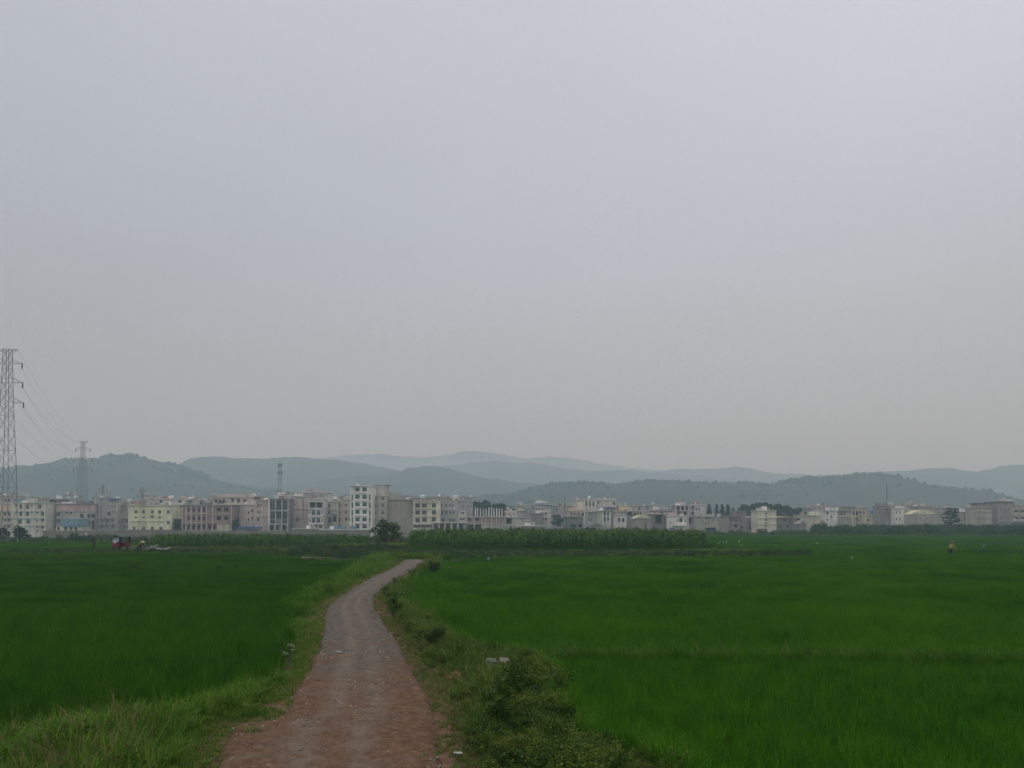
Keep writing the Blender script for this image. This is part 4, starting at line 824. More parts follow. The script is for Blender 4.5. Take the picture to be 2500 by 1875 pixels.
Bld(2, 'grey shed with white cloth lines on a roof left of the yellow building top', 378, 355, 560, 535, 900, (150, 150, 146), W=[((450,), (600,), 60, 20, 'o')], P=[('white_cloth', 410, 480, 600, 612, (215, 215, 212), .5, .2), ('white_tank', 360, 415, 508, 522, (225, 225, 225), -1, 1)], cat='shed')
Bld(2, 'cream upper block with a deep balcony behind the pink building', 360, 1520, 2230, 515, 1065, (158, 150, 138), W=[((1570, 1640, 1700), (578,), 45, 50, 'o'), ((1850, 1950), (565,), 46, 66, g), ((2060,), (575,), 50, 60, g), ((1750,), (590,), 24, 24, g), ((2055,), (675,), 40, 20, 'o')],
    P=[('rooftop_room', 1600, 2080, 455, 512, (150, 144, 134), -2, 5), ('balcony_rail', 1590, 1690, 592, 615, (90, 92, 118), .4, .3)], ledge=(630, 738), roofc=(176, 160, 146))
Bld(2, 'pink rendered block behind the dark blue awning', 346, 1965, 2440, 640, 1065, (158, 144, 140), W=[((2120,), (775, 892), 30, 50, g), ((2185,), (742, 865), 30, 44, g), ((2290, 2350), (650, 760, 890), 34, 60, g)], piers=((2150, 640, 1065), (2280, 640, 1065)), P=[('white_box', 2000, 2010, 600, 620, (200, 200, 200), 0, 1)])
Bld(2, 'low shed with a deep blue awning', 330, 1920, 2230, 1045, 1080, (140, 134, 110), W=[((2150,), (1062,), 120, 24, 'o')], roof=False, P=[('blue_awning', 1920, 2300, 1010, 1042, plain('deep_blue_sheet', (.05, .11, .34), .5), 1.0, 4)], cat='shed', name='shed')
# ---- region 3
Bld(3, 'pink four storey house with narrow windows under a small black tank', 344, 165, 392, 565, 1070, (160, 146, 142), W=[((215, 262), (645, 760), 26, 52, g), ((210,), (890,), 32, 56, g)], ledge=(830,), P=[('black_tank', 135, 205, 505, 555, (92, 92, 96), -1, 2)], tanks=((340, 540),), piers=((280, 570, 1070),))
Bld(3, 'dark glazed frame building with open dark blue ground floor', 340, 395, 722, 545, 1070, (112, 112, 124), W=[((455, 560, 665), (650,), 84, 150, 'b'), ((455, 560, 665), (820,), 84, 120, g), ((455, 665), (920,), 80, 60, g), ((430, 520, 640, 700), (1025,), 70, 84, 'o')],
    piers=(400, 505, 612, 715), ledge=(740, 968), trim=(150, 150, 158), P=[('white_pilaster', 385, 402, 545, 970, (176, 174, 166), .4, .3)], roofc=(120, 118, 130))
Bld(3, 'long cream parapet roof house behind the glazed frame building', 362, 500, 740, 485, 900, (160, 158, 142), W=(), roofc=(172, 170, 150), cat='house')
Bld(3, 'pink blank sided block with two small window columns', 347, 722, 1058, 500, 1050, (158, 142, 138), W=[((762,), (615, 730), 22, 40, g), ((835,), (632, 735), 20, 22, g), ((865, 735), (895,), 32, 60, g), ((925, 965), (532,), 22, 22, g)], ledge=(705, 850), P=[('rooftop_wall', 820, 935, 450, 498, (165, 162, 155), -1, 3), ('drain_pipe', 960, 972, 530, 900, (118, 106, 106), .12, .1)], roofc=(170, 158, 150))
Bld(3, 'grey rooftop storey with pale arch above the pink block', 366, 940, 1380, 440, 900, (146, 146, 142), W=[((1015,), (430,), 44, 50, 'o')], P=[('lift_room', 945, 1080, 372, 438, (148, 146, 142), -.5, 4), ('pinkish_parapet', 1080, 1300, 385, 437, (142, 134, 140), -2, 4)], ledge=(470,))
Bld(3, 'white trimmed house with twin dark loggias on the top floor', 341, 1060, 1310, 545, 1060, (156, 156, 152), W=[((1130, 1245), (640,), 100, 100, 'o'), ((1140, 1225), (772, 902), 62, 82, 'b'), ((1080, 1288), (765, 902), 20, 44, g), ((1040, 1100, 1180, 1260), (1005,), 50, 50, 'o')], ledge=(588, 700, 830, 965), trim=(180, 178, 170), cat='house')
Bld(3, 'cream house with paired windows and a dark porch', 349, 1312, 1560, 590, 1060, (152, 152, 144), W=[((1338, 1405), (655, 770), 36, 50, g), ((1500,), (880,), 60, 80, 'o'), ((1360, 1420), (905,), 50, 90, 'o'), ((1350, 1440), (1000,), 60, 50, 'b')], ledge=(715, 830), P=[('porch_roof', 1440, 1530, 795, 812, (118, 116, 112), 1.2, 1.2), ('rooftop_room', 1380, 1460, 460, 588, (146, 146, 146), -3, 4)], tanks=((1515, 515),), cat='house')
Bld(3, 'stepped cream house touching the tall white tower', 351, 1562, 1765, 555, 1060, (158, 154, 140), W=[((1580,), (650, 775, 900), 36, 50, g), ((1695,), (525,), 32, 46, g), ((1695,), (645, 765, 885), 36, 50, g), ((1640, 1748), (890,), 22, 40, g)], P=[('upper_room', 1650, 1765, 490, 553, (152, 148, 138), -.1, 5), ('pink_panel', 1605, 1665, 640, 960, (168, 144, 136), .06, .055)], ledge=(715, 835), cat='house')
Bld(3, 'tall six storey white tower block with four window columns', 338, 1762, 2135, 325, 1078, (172, 174, 162), W=[((1883, 2005), (378, 505, 632, 758, 884, 1003), 74, 70, 'b'), ((1797, 2092), (518, 645, 772, 895), 26, 100, g), ((1797, 2092), (985,), 22, 40, g)], ledge=((440, 1840, 2050), (568, 1840, 2050), (695, 1840, 2050), (820, 1840, 2050), (945, 1840, 2050)),
    roofc=(184, 184, 166), trim=(186, 186, 176), depth=12)
bpy.context.view_layer.update()
Bld(3, 'long low white roofed shed at the wall before the tower', 322, 1250, 2060, 1062, 1082, (150, 150, 150), W=[((1400, 1560, 1700, 1850), (1074,), 60, 14, 'o')], roofc=(215, 215, 222), depth=5, cat='shed', name='shed')
Bld(3, 'low blue roofed lean-to before the stepped cream house', 330, 1495, 1825, 1040, 1070, (140, 142, 140), W=(), roof=False, P=[('blue_roof', 1490, 1830, 1002, 1040, plain('mid_blue_sheet', (.13, .29, .42), .5), .5, 4)], cat='shed', name='shed')
Bld(3, 'grey ground floor shop row under the pink block', 333, 790, 1240, 1050, 1085, (134, 132, 126), W=[((860, 950, 1040, 1130, 1200), (1066,), 50, 24, 'o')], roofc=(160, 158, 150), depth=5, cat='shed', name='shed')
# ---- region 4
Bld(4, 'grey beige block with small paired windows right of the white tower', 345, 55, 300, 490, 1075, (148, 144, 136), W=[((105, 240), (535, 650, 772, 892), 36, 48, g), ((150, 280), (655, 772, 892), 14, 34, g)], ledge=(590, 700, 830), piers=((62, 490, 1075), (180, 490, 1075), (295, 490, 1075)), P=[('lift_tower', 50, 310, 300, 486, (146, 146, 142), -3, 6), ('lift_tower_cap', 40, 360, 290, 303, (158, 158, 150), -2.6, 7)])
Bld(4, 'large blank pinkish gable wall of a five storey block', 347, 302, 752, 560, 1075, (138, 132, 124), W=[((320, 400), (1020,), 30, 40, g)], P=[('roof_storey', 300, 520, 430, 556, (140, 140, 130), -1, 6), ('roof_hut', 520, 630, 480, 556, (128, 130, 136), -2, 4)], roofc=(134, 132, 126))
Bld(4, 'cream framed four storey block with wide shaded windows', 341, 755, 1190, 572, 1070, (160, 156, 138), W=[((825,), (652, 770, 900), 76, 78, g), ((940,), (652, 770, 890), 74, 70, g), ((1100,), (650, 768, 885), 66, 74, g), ((820, 950, 1060), (1000,), 100, 50, 'o')],
    ledge=(605, 700, 830, 965), piers=((762, 575, 1070), (880, 575, 1070), (1020, 575, 1070), (1055, 575, 1070), (1160, 575, 1070), (1185, 575, 1070)), trim=(176, 170, 146), P=[('roof_storey', 680, 1190, 528, 568, (112, 108, 118), -2.5, 4), ('blue_band', 745, 1095, 970, 1005, (82, 84, 108), .35, .04)], tanks=((912, 488),))
Bld(4, 'blue grey block with small dark windows next to the cream framed block', 350, 1192, 1480, 535, 1065, (128, 134, 146), W=[((1228, 1308), (650, 770), 30, 54, g), ((1372, 1425), (650,), 26, 44, g), ((1368, 1430), (775,), 24, 40, g), ((1260, 1370, 1430), (900,), 40, 50, g)], ledge=(720, 860), tanks=((1470, 490),), P=[('yellow_hut', 1412, 1462, 530, 575, (158, 160, 136), .3, .28)])
Bld(4, 'hazy lilac house stepping down behind the blue grey block', 372, 1482, 1745, 575, 900, (136, 134, 144), W=[((1500,), (605,), 50, 30, g), ((1680, 1600), (665,), 40, 20, g)], P=[('step_roof', 1540, 1640, 520, 572, (138, 138, 146), -2, 4)], cat='house')
Bld(4, 'white low house front left of the brick frame with rising columns', 352, 1470, 1640, 755, 1060, (164, 162, 158), W=[((1590,), (780,), 50, 30, g), ((1600, 1555), (880,), 40, 40, g)], cat='house')
Bld(4, 'long single storey colonnade with flat pale slab', 336, 1080, 1640, 945, 1078, (124, 122, 116), W=[((1140, 1230, 1340, 1450, 1560), (1015,), 70, 105, 'o')], trim=(160, 158, 150), piers=(1085, 1190, 1290, 1400, 1510), roofc=(170, 168, 160), cat='colonnade')
r23 = Bld(4, 'unfinished brick frame building topped by bare rising columns', 339, 1635, 2320, 845, 1075, (134, 112, 108), kind='brick', W=[((1690, 1830), (882,), 72, 66, g), ((1720, 1850), (1020,), 100, 90, 'o')], ledge=(848, 960), piers=(1640, 1660, 1780, 1915, 1975, 2080, 2160, 2310), trim=(160, 148, 142), roofc=(158, 152, 144),
    P=[('grey_panel', 1925, 2290, 968, 1075, (146, 142, 134), .1, .09)])
for i, cxp in enumerate([1800, 1835, 1885, 1935, 1980, 2030, 2075, 2115, 2160, 2205, 2250]):
    for yo in (0.4,):
        a = at(900+.14467*cxp, 1140+.14467*(690+random.randint(-8, 14)), 339+yo); b_ = at(900+.14467*cxp, 1140+.14467*838, 339+yo)
        MB().box(a.x-.22, a.x+.22, 339+yo, 339+yo+.44, b_.z, a.z).build('column', wallmat((176, 172, 166), 339), r23)
# ---- region 5
Bld(5, 'beige row house below the right end of the dark trees', 356, 220, 420, 752, 1000, (152, 148, 140), W=[((240, 300, 380), (800,), 26, 36, g)], cat='house')
Bld(5, 'pinkish low wall house with a dark open garage', 348, 170, 665, 855, 1070, (148, 142, 138), W=[((285,), (912,), 110, 95, 'o'), ((500,), (880,), 16, 40, g)], cat='house')
Bld(5, 'lilac upper house with a cream balcony', 390, 335, 560, 655, 1000, (138, 138, 148), W=[((375,), (720,), 50, 40, g)], P=[('cream_balcony', 450, 560, 710, 745, (168, 164, 144), .5, .45)], cat='house')
Bld(5, 'grey terrace house with small roof garden', 400, 440, 640, 690, 1000, (134, 140, 140), W=[((480, 540), (795,), 30, 46, g)], cat='house')
Bld(5, 'wide house with white parapet and turquoise band on its roof', 410, 560, 1000, 640, 1000, (136, 134, 142), W=[((600, 700), (700,), 40, 26, g)], P=[('white_parapet', 705, 940, 582, 610, (200, 198, 190), -1, 1), ('orange_lintel', 770, 885, 566, 581, (196, 164, 130), -1, 1), ('turquoise_band', 775, 885, 612, 665, (92, 128, 146), .5, .4), ('blue_strip', 885, 1000, 640, 660, (92, 92, 130), .5, .4), ('thin_canopy', 590, 730, 582, 590, (110, 110, 118), 1, 3)], cat='house')
Bld(5, 'grey green windowless block in front of the turquoise band house', 372, 665, 870, 790, 1010, (116, 122, 114), roofc=(132, 136, 126), W=(), cat='house')
Bld(5, 'cream house with four square windows beside the dark tree', 380, 782, 1000, 690, 1010, (156, 154, 146), W=[((803, 860), (712,), 30, 30, g), ((803, 920), (795,), 32, 44, g), ((860,), (785,), 30, 24, g), ((870, 920), (880,), 26, 44, g)], ledge=(755, 850), cat='house')
Bld(5, 'white flat roofed shed at the left edge of the open fields', 318, 185, 395, 985, 1075, (146, 148, 142), roofc=(200, 200, 200), W=[((250, 320), (1030,), 30, 30, 'o')], cat='shed', name='shed', depth=6)
Bld(5, 'long low shed with a bright white slab roof', 316, 480, 900, 1000, 1078, (134, 132, 126), roofc=(214, 210, 200), W=[((690, 730, 770), (1040,), 22, 40, 'o')], cat='shed', name='shed', depth=6)
Bld(5, 'hazy lilac house with a dark dish beside the tall chimney', 430, 1060, 1340, 655, 1000, (138, 132, 146), W=[((1100,), (720,), 36, 30, g)], P=[('roof_dish', 1130, 1180, 610, 648, (92, 92, 100), -1, .6)], cat='house')
Bld(5, 'orange banded cream house with arched balconies', 384, 1290, 1560, 745, 1010, (166, 154, 128), W=[((1335,), (790,), 36, 44, g), ((1400, 1470, 1540), (800,), 40, 60, 'o')], P=[('orange_parapet', 1330, 1550, 690, 742, (186, 152, 110), .1, .09), ('upper_room', 1440, 1550, 590, 690, (166, 156, 140), -2, 5), ('white_rail', 1390, 1545, 700, 715, (205, 196, 178), .3, .18)], cat='house')
Bld(5, 'pale columned upper storey with three narrow bays', 400, 1555, 1780, 545, 1000, (156, 154, 146), W=[((1600, 1660, 1720), (620,), 28, 80, g)], piers=(1570, 1630, 1690, 1750), cat='house')
Bld(5, 'stepped cream villa with a blue purple awning', 402, 1780, 2105, 560, 1000, (164, 162, 148), W=[((1805,), (600,), 26, 50, g), ((2070,), (620,), 40, 50, g)], P=[('top_slab', 1925, 2100, 535, 548, (182, 178, 166), -1, 5), ('purple_awning', 1880, 2095, 676, 705, (98, 96, 150), 1.2, 1.2)], roofc=(176, 172, 156), cat='house')
Bld(5, 'low dark walled yard house with wide grey front', 352, 1225, 1545, 850, 1020, (104, 112, 108), W=[((1385, 1490), (995,), 90, 50, 'o')], piers=((1240, 855, 1020), (1455, 855, 1020)), cat='house')
Bld(5, 'grey lilac house with tall narrow windows behind the small bush', 362, 1608, 1775, 762, 1020, (134, 138, 150), W=[((1670, 1690), (800,), 22, 40, g), ((1690, 1655), (885,), 20, 60, g)], cat='house')
Bld(5, 'pale green glazed house with white mullions', 360, 1780, 2000, 752, 1010, (138, 150, 142), W=[((1905, 1965), (790, 880), 46, 66, g)], piers=((1880, 755, 1000), (1940, 755, 1000), (1990, 755, 1000)), trim=(176, 178, 170), roofc=(120, 126, 120), cat='house')
Bld(5, 'tiny beige hut with a grey roof behind the tall maize', 318, 1665, 1875, 1000, 1082, (156, 150, 138), roof=False, gable=((104, 108, 100), .9, .4), W=[((1815,), (1040,), 20, 50, 'd')], cat='hut', name='hut', depth=5)
Bld(5, 'heap of weathered boards shaped like a lean-to beside the beige hut', 317, 1560, 1655, 1040, 1085, (118, 110, 112), roof=False, gable=((150, 146, 146), .7, .3), W=(), cat='lean-to', name='shed', depth=3)
# ---- region 6
Bld(6, 'orange balconied house with a white frame and roof posts', 404, -60, 250, 665, 1000, (158, 150, 132), W=[((60,), (700,), 40, 40, g), ((160,), (715,), 40, 30, 'o')], P=[('orange_balcony', 70, 250, 670, 735, (196, 160, 104), .4, .38)], piers=((40, 590, 740), (75, 590, 740), (110, 590, 740)), cat='house')
Bld(6, 'white house front with twin arches', 372, 20, 205, 815, 990, (168, 168, 164), W=[((80, 150), (895,), 40, 62, 'o')], roofc=(196, 194, 186), cat='house')
Bld(6, 'grey dark storey above the twin arches', 380, -20, 300, 752, 900, (118, 116, 118), W=[((240, 280), (790,), 36, 60, 'o')], roofc=(140, 138, 138), cat='house')
Bld(6, 'long hazy lilac roofs behind the orange house', 450, 240, 660, 660, 900, (134, 132, 146), W=[((300, 420, 560), (700,), 40, 30, 'o')], cat='house')
Bld(6, 'small frame house with orange beige pillars', 384, 250, 480, 745, 960, (140, 130, 120), W=[((340, 390, 440), (815,), 34, 80, 'o'), ((240, 280), (880,), 30, 40, 'o')], piers=((315, 748, 900), (365, 748, 900), (415, 748, 900), (470, 748, 900)), trim=(176, 156, 124), cat='house')
Bld(6, 'low grey warehouse with a curved pale green roof', 345, 365, 620, 870, 1100, (128, 124, 118), roof=False, gable=((158, 158, 130), -1.7, .3), W=[((520,), (945,), 26, 30, g)], cat='warehouse', name='warehouse', depth=14)
Bld(6, 'dark open shed under a thin white flat roof', 355, 615, 860, 795, 1030, (112, 108, 108), W=[((745,), (880,), 110, 140, 'o')], roofc=(205, 205, 205), cat='shed', name='shed')
r41 = Bld(6, 'unfinished upper storey with reinforcing rods and reddish brick infill', 388, 640, 1035, 738, 1000, (140, 116, 110), kind='brick', W=[((720, 800), (770,), 40, 40, 'o'), ((960,), (775,), 30, 50, 'o')], roofc=(172, 146, 140), ledge=(738,))
for cxp in (650, 690, 765, 830, 885, 940, 975, 1020):
    a = at(1500+.14467*cxp, 1140+.14467*(640+random.randint(-6, 20)), 388.5); MB().box(a.x-.18, a.x+.18, 388.5, 388.86, at(0, 1246.3, 388.5).z, a.z).build('column', wallmat((150, 142, 140), 388), r41)
Bld(6, 'open three storey concrete frame with lilac piers', 368, 1030, 1355, 655, 1035, (134, 124, 132), W=[((1080, 1150, 1215), (700,), 46, 60, 'o'), ((1325,), (690, 785), 34, 60, 'o'), ((1100, 1190), (780,), 56, 56, 'o'), ((1275,), (900,), 60, 90, 'o')], piers=((1035, 655, 1035), (1110, 655, 745), (1190, 655, 745), (1245, 655, 1035), (1350, 655, 1035)), ledge=(742, 830), trim=(158, 150, 148))
Bld(6, 'white two storey house with a pink balcony and an awning', 352, 892, 1228, 830, 1005, (172, 172, 164), W=[((1120,), (895,), 60, 70, g), ((1065, 1200), (905,), 22, 50, g), ((945,), (940,), 16, 60, g)], P=[('white_awning', 1000, 1210, 975, 995, (214, 214, 214), 1.2, 1.2), ('pink_balcony', 900, 1020, 765, 828, (150, 126, 128), -2, 4)], roofc=(182, 176, 168), cat='house')
Bld(6, 'pale lilac house with a white chimney pot', 408, 1355, 1545, 640, 1000, (156, 150, 160), W=[((1380, 1430), (710,), 26, 40, g)], P=[('chimney_pot', 1360, 1378, 585, 640, (205, 205, 205), -1, .5)], cat='house')
Bld(6, 'low green grey wall house under the pale lilac house', 366, 1350, 1470, 830, 1010, (134, 142, 130), W=[((1430,), (890,), 30, 40, g)], cat='house')
Bld(6, 'square grey green cottage with a wide garage opening', 330, 1470, 1758, 845, 1085, (138, 142, 134), W=[((1545,), (870, 965), 26, 36, g), ((1660,), (900,), 22, 34, g), ((1500,), (930,), 14, 50, g), ((1625,), (1050,), 180, 55, 'o')], P=[('grey_roof_storey', 1475, 1625, 795, 842, (128, 134, 146), -1, 4), ('white_tank', 1745, 1795, 795, 820, (220, 220, 220), -1, 1)], cat='cottage', name='house')
Bld(6, 'plain grey brick side wall left of the purplish house', 348, 1795, 1935, 835, 1075, (124, 122, 114), W=(), kind='brick', cat='house')
Bld(6, 'purplish two storey house with a small balcony', 350, 1930, 2120, 850, 1075, (128, 116, 128), W=[((1975, 2045), (905,), 34, 44, 'o'), ((2050,), (1000,), 40, 44, 'o')], ledge=(950,), roofc=(112, 98, 106), cat='house')
root = empty('parked_car', at(1640, 1297, 312)); tag(root, 'small pale lilac car parked before the white two storey house', 'car')
def car(root, L, c):
    b_ = MB(); prof = [(-L/2, .35), (-L/2, .8), (-L*.36, .95), (-L*.22, 1.4), (L*.2, 1.42), (L*.36, .95), (L/2, .82), (L/2, .35)]; n_ = len(prof)
    vs = [(x, -.8, z) for x, z in prof]+[(x, .8, z) for x, z in prof]; b_.add(vs, [tuple(range(n_)), tuple(range(n_, 2*n_))[::-1]]+[(i, n_+i, n_+(i+1) % n_, (i+1) % n_) for i in range(n_)])
    b_.local('body', c, root); w_ = MB(); w_.add([(-L*.30, -.81, 1.0), (L*.3, -.81, 1.0), (L*.18, -.81, 1.34), (-L*.2, -.81, 1.34)], [(0, 1, 2, 3)]); w_.local('window', M_glass, root)
    for sx in (-L*.3, L*.3):
        for sy in (-.78, .78): MB().cyl((sx, sy, .32), (0, 1, 0), .32, .2, 14).local('wheel', M_dark, root)
car(root, 4.2, plain('lilac_car', (.36, .38, .50), .3))
# ---- region 7
Bld(7, 'pink grey narrow house at the left of the cream tower', 352, 0, 160, 752, 1065, (126, 116, 124), W=[((30, 80), (1020,), 30, 40, 'o'), ((60,), (900,), 30, 40, g)], cat='house')
Bld(7, 'hazy grey house with an orange tiled roof edge', 362, 165, 335, 862, 1065, (118, 126, 132), roof=False, gable=((146, 126, 116), .9, .3), W=[((250,), (900,), 30, 30, g)], cat='house')
Bld(7, 'tall narrow cream tower house with a stair window column', 336, 340, 660, 742, 1060, (166, 164, 142), W=[((490,), (790, 895, 950, 1000), 30, 36, g), ((490,), (842,), 26, 24, g), ((370,), (730,), 14, 14, g)], P=[('roof_hut', 342, 432, 692, 739, (158, 160, 148), -.5, 3), ('thatch_heap', 380, 500, 1040, 1068, (120, 112, 104), 1.5, 1.4)], ledge=(858, 965), roofc=(176, 172, 146))
Bld(7, 'long dim purple grey farmhouse with a reddish roof edge', 350, 665, 950, 858, 1070, (110, 112, 122), W=[((1010, 800), (900,), 30, 50, 'o'), ((730, 850), (1000,), 30, 40, 'o')], roof=False, gable=((140, 118, 114), .8, .4), cat='farmhouse', name='house')
Bld(7, 'grey shed block joined to the dim farmhouse', 347, 950, 1060, 862, 1070, (122, 118, 128), W=[((1015,), (900,), 36, 50, 'o')], cat='shed', name='shed')
Bld(7, 'cream low house with green grey lower wall and a tilted white panel', 362, 1065, 1380, 822, 1060, (152, 154, 134), W=[((1100, 1300), (950,), 40, 50, g)], P=[('cream_roof_room', 1275, 1380, 750, 820, (162, 164, 144), -1, 5)], cat='house')
Bld(7, 'little gable roofed brown hut in front of the cream low house', 338, 1050, 1165, 960, 1060, (112, 114, 112), roof=False, gable=((134, 122, 116), 1.4, .3), W=(), cat='hut', name='hut', depth=6)
Bld(7, 'brown gabled hut with blue end wall left of the white house', 336, 1370, 1500, 960, 1060, (118, 116, 132), roof=False, gable=((132, 120, 108), 1.5, .3), W=(), cat='hut', name='hut', depth=6)
Bld(7, 'white house with square windows standing on a green rise', 366, 1435, 1690, 742, 990, (174, 174, 168), W=[((1525,), (782,), 34, 40, g), ((1592,), (735, 840), 28, 36, g), ((1525,), (890,), 28, 30, g)], P=[('upper_storey', 1550, 1700, 682, 744, (180, 180, 176), .2, 6)], cat='house', roofc=(190, 190, 184))
Bld(7, 'long grey house with cream columned bays', 368, 1692, 2160, 745, 990, (134, 138, 128), W=[((1750, 1810), (790,), 34, 40, g), ((1960, 2020, 2075, 2130), (780,), 40, 70, 'o'), ((2000, 2060, 2120), (890,), 46, 70, 'o')], piers=((1935, 748, 990), (1985, 748, 990), (2045, 748, 990), (2100, 748, 990), (2155, 748, 990)), ledge=(835,), trim=(172, 166, 146), P=[('lilac_awning', 1690, 1920, 712, 738, (126, 128, 146), .6, 3), ('roof_canopy', 1760, 2060, 655, 668, (138, 138, 146), -2, 6), ('roof_room', 1720, 2040, 668, 742, (142, 142, 150), -4, 3)])
Bld(7, 'white low boundary house left of the white house', 385, 1280, 1432, 715, 980, (146, 144, 152), W=[((1400,), (740,), 24, 30, g)], cat='house')
# ---- region 8
Bld(8, 'cream low house carrying a blue water tank shed', 362, 70, 335, 645, 770, (164, 158, 136), W=[((110, 200, 300), (720,), 26, 36, g)], P=[('blue_tank_shed', 155, 245, 588, 643, plain('tank_blue', (.07, .19, .42), .5), -.5, 3)], cat='house')
Bld(8, 'grey square tower house with a wide cap under the thin mast', 354, 290, 455, 525, 770, (124, 122, 124), W=[((355,), (575,), 30, 20, 'o'), ((400,), (655,), 26, 20, 'o')], ledge=(560, 600), roofc=(136, 134, 142))
Bld(8, 'white villa with arched windows and a blue shaded side', 350, 470, 600, 560, 770, (172, 172, 166), W=[((492, 540), (612, 705), 18, 40, g)], P=[('roof_turret', 515, 600, 530, 558, (168, 172, 160), -1, 3), ('side_wing', 602, 682, 545, 770, (128, 130, 144), -1.5, 6)], cat='villa', name='house')
Bld(8, 'pale hall with a curved cream roof', 344, 685, 1050, 640, 770, (142, 140, 134), roof=False, gable=((172, 168, 128), -1.9, .2), W=[((755, 815, 912), (692,), 22, 22, g)], cat='hall', name='hall', depth=14)
Bld(8, 'grey backdrop house with roof tanks behind the pale hall', 392, 690, 950, 535, 760, (128, 126, 136), W=[((800,), (600,), 20, 20, g)], tanks=((740, 522),), cat='house')
Bld(8, 'bluish low house between the hall and the layered tree', 372, 1050, 1160, 600, 770, (132, 138, 150), W=[((1090,), (650,), 20, 26, g)], cat='house')
Bld(8, 'long grey green wall house behind the layered tree', 380, 1160, 1395, 640, 770, (128, 132, 126), W=(), cat='house')
Bld(8, 'pinkish two storey house right of the layered tree', 360, 1395, 1572, 612, 775, (142, 132, 128), W=[((1415,), (635, 705), 26, 26, g), ((1520,), (660,), 40, 24, 'o')], P=[('red_band', 1480, 1570, 685, 712, (150, 112, 112), .05, .045)], cat='house')
Bld(8, 'grey rendered tower house with a dark flat cap', 348, 1575, 1795, 548, 780, (142, 138, 132), W=[((1810,), (600,), 20, 30, g)], P=[('cap_room', 1580, 1700, 503, 545, (128, 120, 124), -1, 5), ('cap_slab', 1572, 1705, 488, 502, (90, 94, 106), -.6, 6)], ledge=(600, 680))
Bld(8, 'tallest plain grey tower house near the right edge', 346, 1842, 2065, 478, 785, (126, 122, 122), W=[((1900, 2010), (560, 700), 14, 24, g)], roofc=(92, 94, 106), ledge=(740,), P=[('link_wing', 1797, 1840, 540, 785, (122, 116, 116), -1, 6)])
Bld(8, 'cream and pink block cut by the right edge', 358, 2070, 2420, 520, 790, (148, 142, 134), W=[((2110, 2190, 2280), (600, 690), 60, 30, g)], ledge=(560, 640, 730), P=[('pink_panel', 2190, 2420, 620, 640, (156, 130, 130), .1, .09)])
Bld(8, 'low grey lean-to at the foot of the tallest grey tower house', 352, 2068, 2260, 740, 800, (116, 114, 110), W=(), cat='shed', name='shed')
# ---- faint town behind
BG = [(1, 'pale teal roofed hall far behind the pink topped house', 520, 1000, 1320, 520, (134, 146, 146)), (1, 'faint grey slab block with a roof tank behind the pink topped house', 560, 1040, 1270, 470, (124, 130, 136)),
      (2, 'faint grey house with a solar panel behind the brick frame building', 480, 1240, 1540, 560, (138, 138, 146)), (3, 'faint lilac roofs right of the telecom tower', 480, 1380, 1700, 500, (138, 138, 148)),
      (4, 'faint grey houses behind the cream framed block', 470, 640, 1340, 505, (136, 138, 146)), (4, 'faint grey house left of the dark trees', 480, 1480, 1760, 505, (134, 136, 146)),
      (5, 'faint lilac house row behind the stepped villa', 520, 1330, 1560, 560, (140, 140, 150)), (6, 'faint teal roofed house behind the reinforcing rods', 520, 630, 1040, 636, (134, 146, 150)),
      (7, 'faint lilac house right of the grove', 500, 1250, 1560, 650, (138, 136, 150)), (8, 'faint grey row behind the white villa', 500, 440, 1100, 530, (134, 134, 144)), (8, 'faint grey row behind the pinkish two storey house', 500, 1300, 1600, 570, (132, 132, 144)),
      (1, 'faint grey row left of the pale five storey block top', 470, 230, 520, 500, (134, 138, 142))]
for (rg_, lab, Y_, a, b_, tp, c_) in BG:
    w_ = (b_-a)/5; Bld(rg_, lab, Y_, a, b_, tp, 900, c_, W=[([a+w_*(q+.5) for q in range(5)], (tp+45,), w_*.3, 26, g)], cat='building')
import re
rb = random.Random(4); seen = set(); REG[0] = (0, 1.0)
FRONT = [q for q in BL if q[3] < 400]
for i in range(72):
    px = 40+i*34+rb.uniform(-12, 12); c_ = [q for q in FRONT if q[0] < px < q[1]]
    if not c_ or 1135 < px < 1265 or 1700 < px < 1985: continue
    q = max(c_, key=lambda q: q[3]); tp_ = min(z[2] for z in c_); short = re.split(r' (?:with|behind|beside|under|in|over|before|at|of|by|cut|carrying|rising|standing|topped|next|touching|right|left|joined|below|and) ', q[4])[0]
    cn, cc = rb.choice((('pale grey', (146, 146, 146)), ('beige', (156, 150, 138)), ('dull white', (172, 172, 168)), ('brownish', (132, 122, 114)), ('bluish grey', (130, 136, 146)), ('pinkish', (152, 138, 134))))
    lab = 'small hazy %s house peeking over the %s' % (cn, short)
    if lab in seen or len(lab.split()) > 16: continue
    seen.add(lab); w_ = rb.uniform(14, 30); Yb = rb.uniform(425, 500); tpx = min(tp_, 1246)-rb.uniform(2, 9)-1140
    if tpx+1140 < 1206: continue
    Bld(0, lab, Yb, px-w_/2, px+w_/2, tpx, 150, cc, W=[([px-w_/2+w_*(k+.5)/4 for k in range(4)], (tpx+5, tpx+20), w_*.11, 4, g)], P=[('upper_room', px-w_*.3, px+w_*.1, tpx-4.5, tpx-.6, cc, -1.5, 4)] if rb.random() < .6 else (), cat='house')
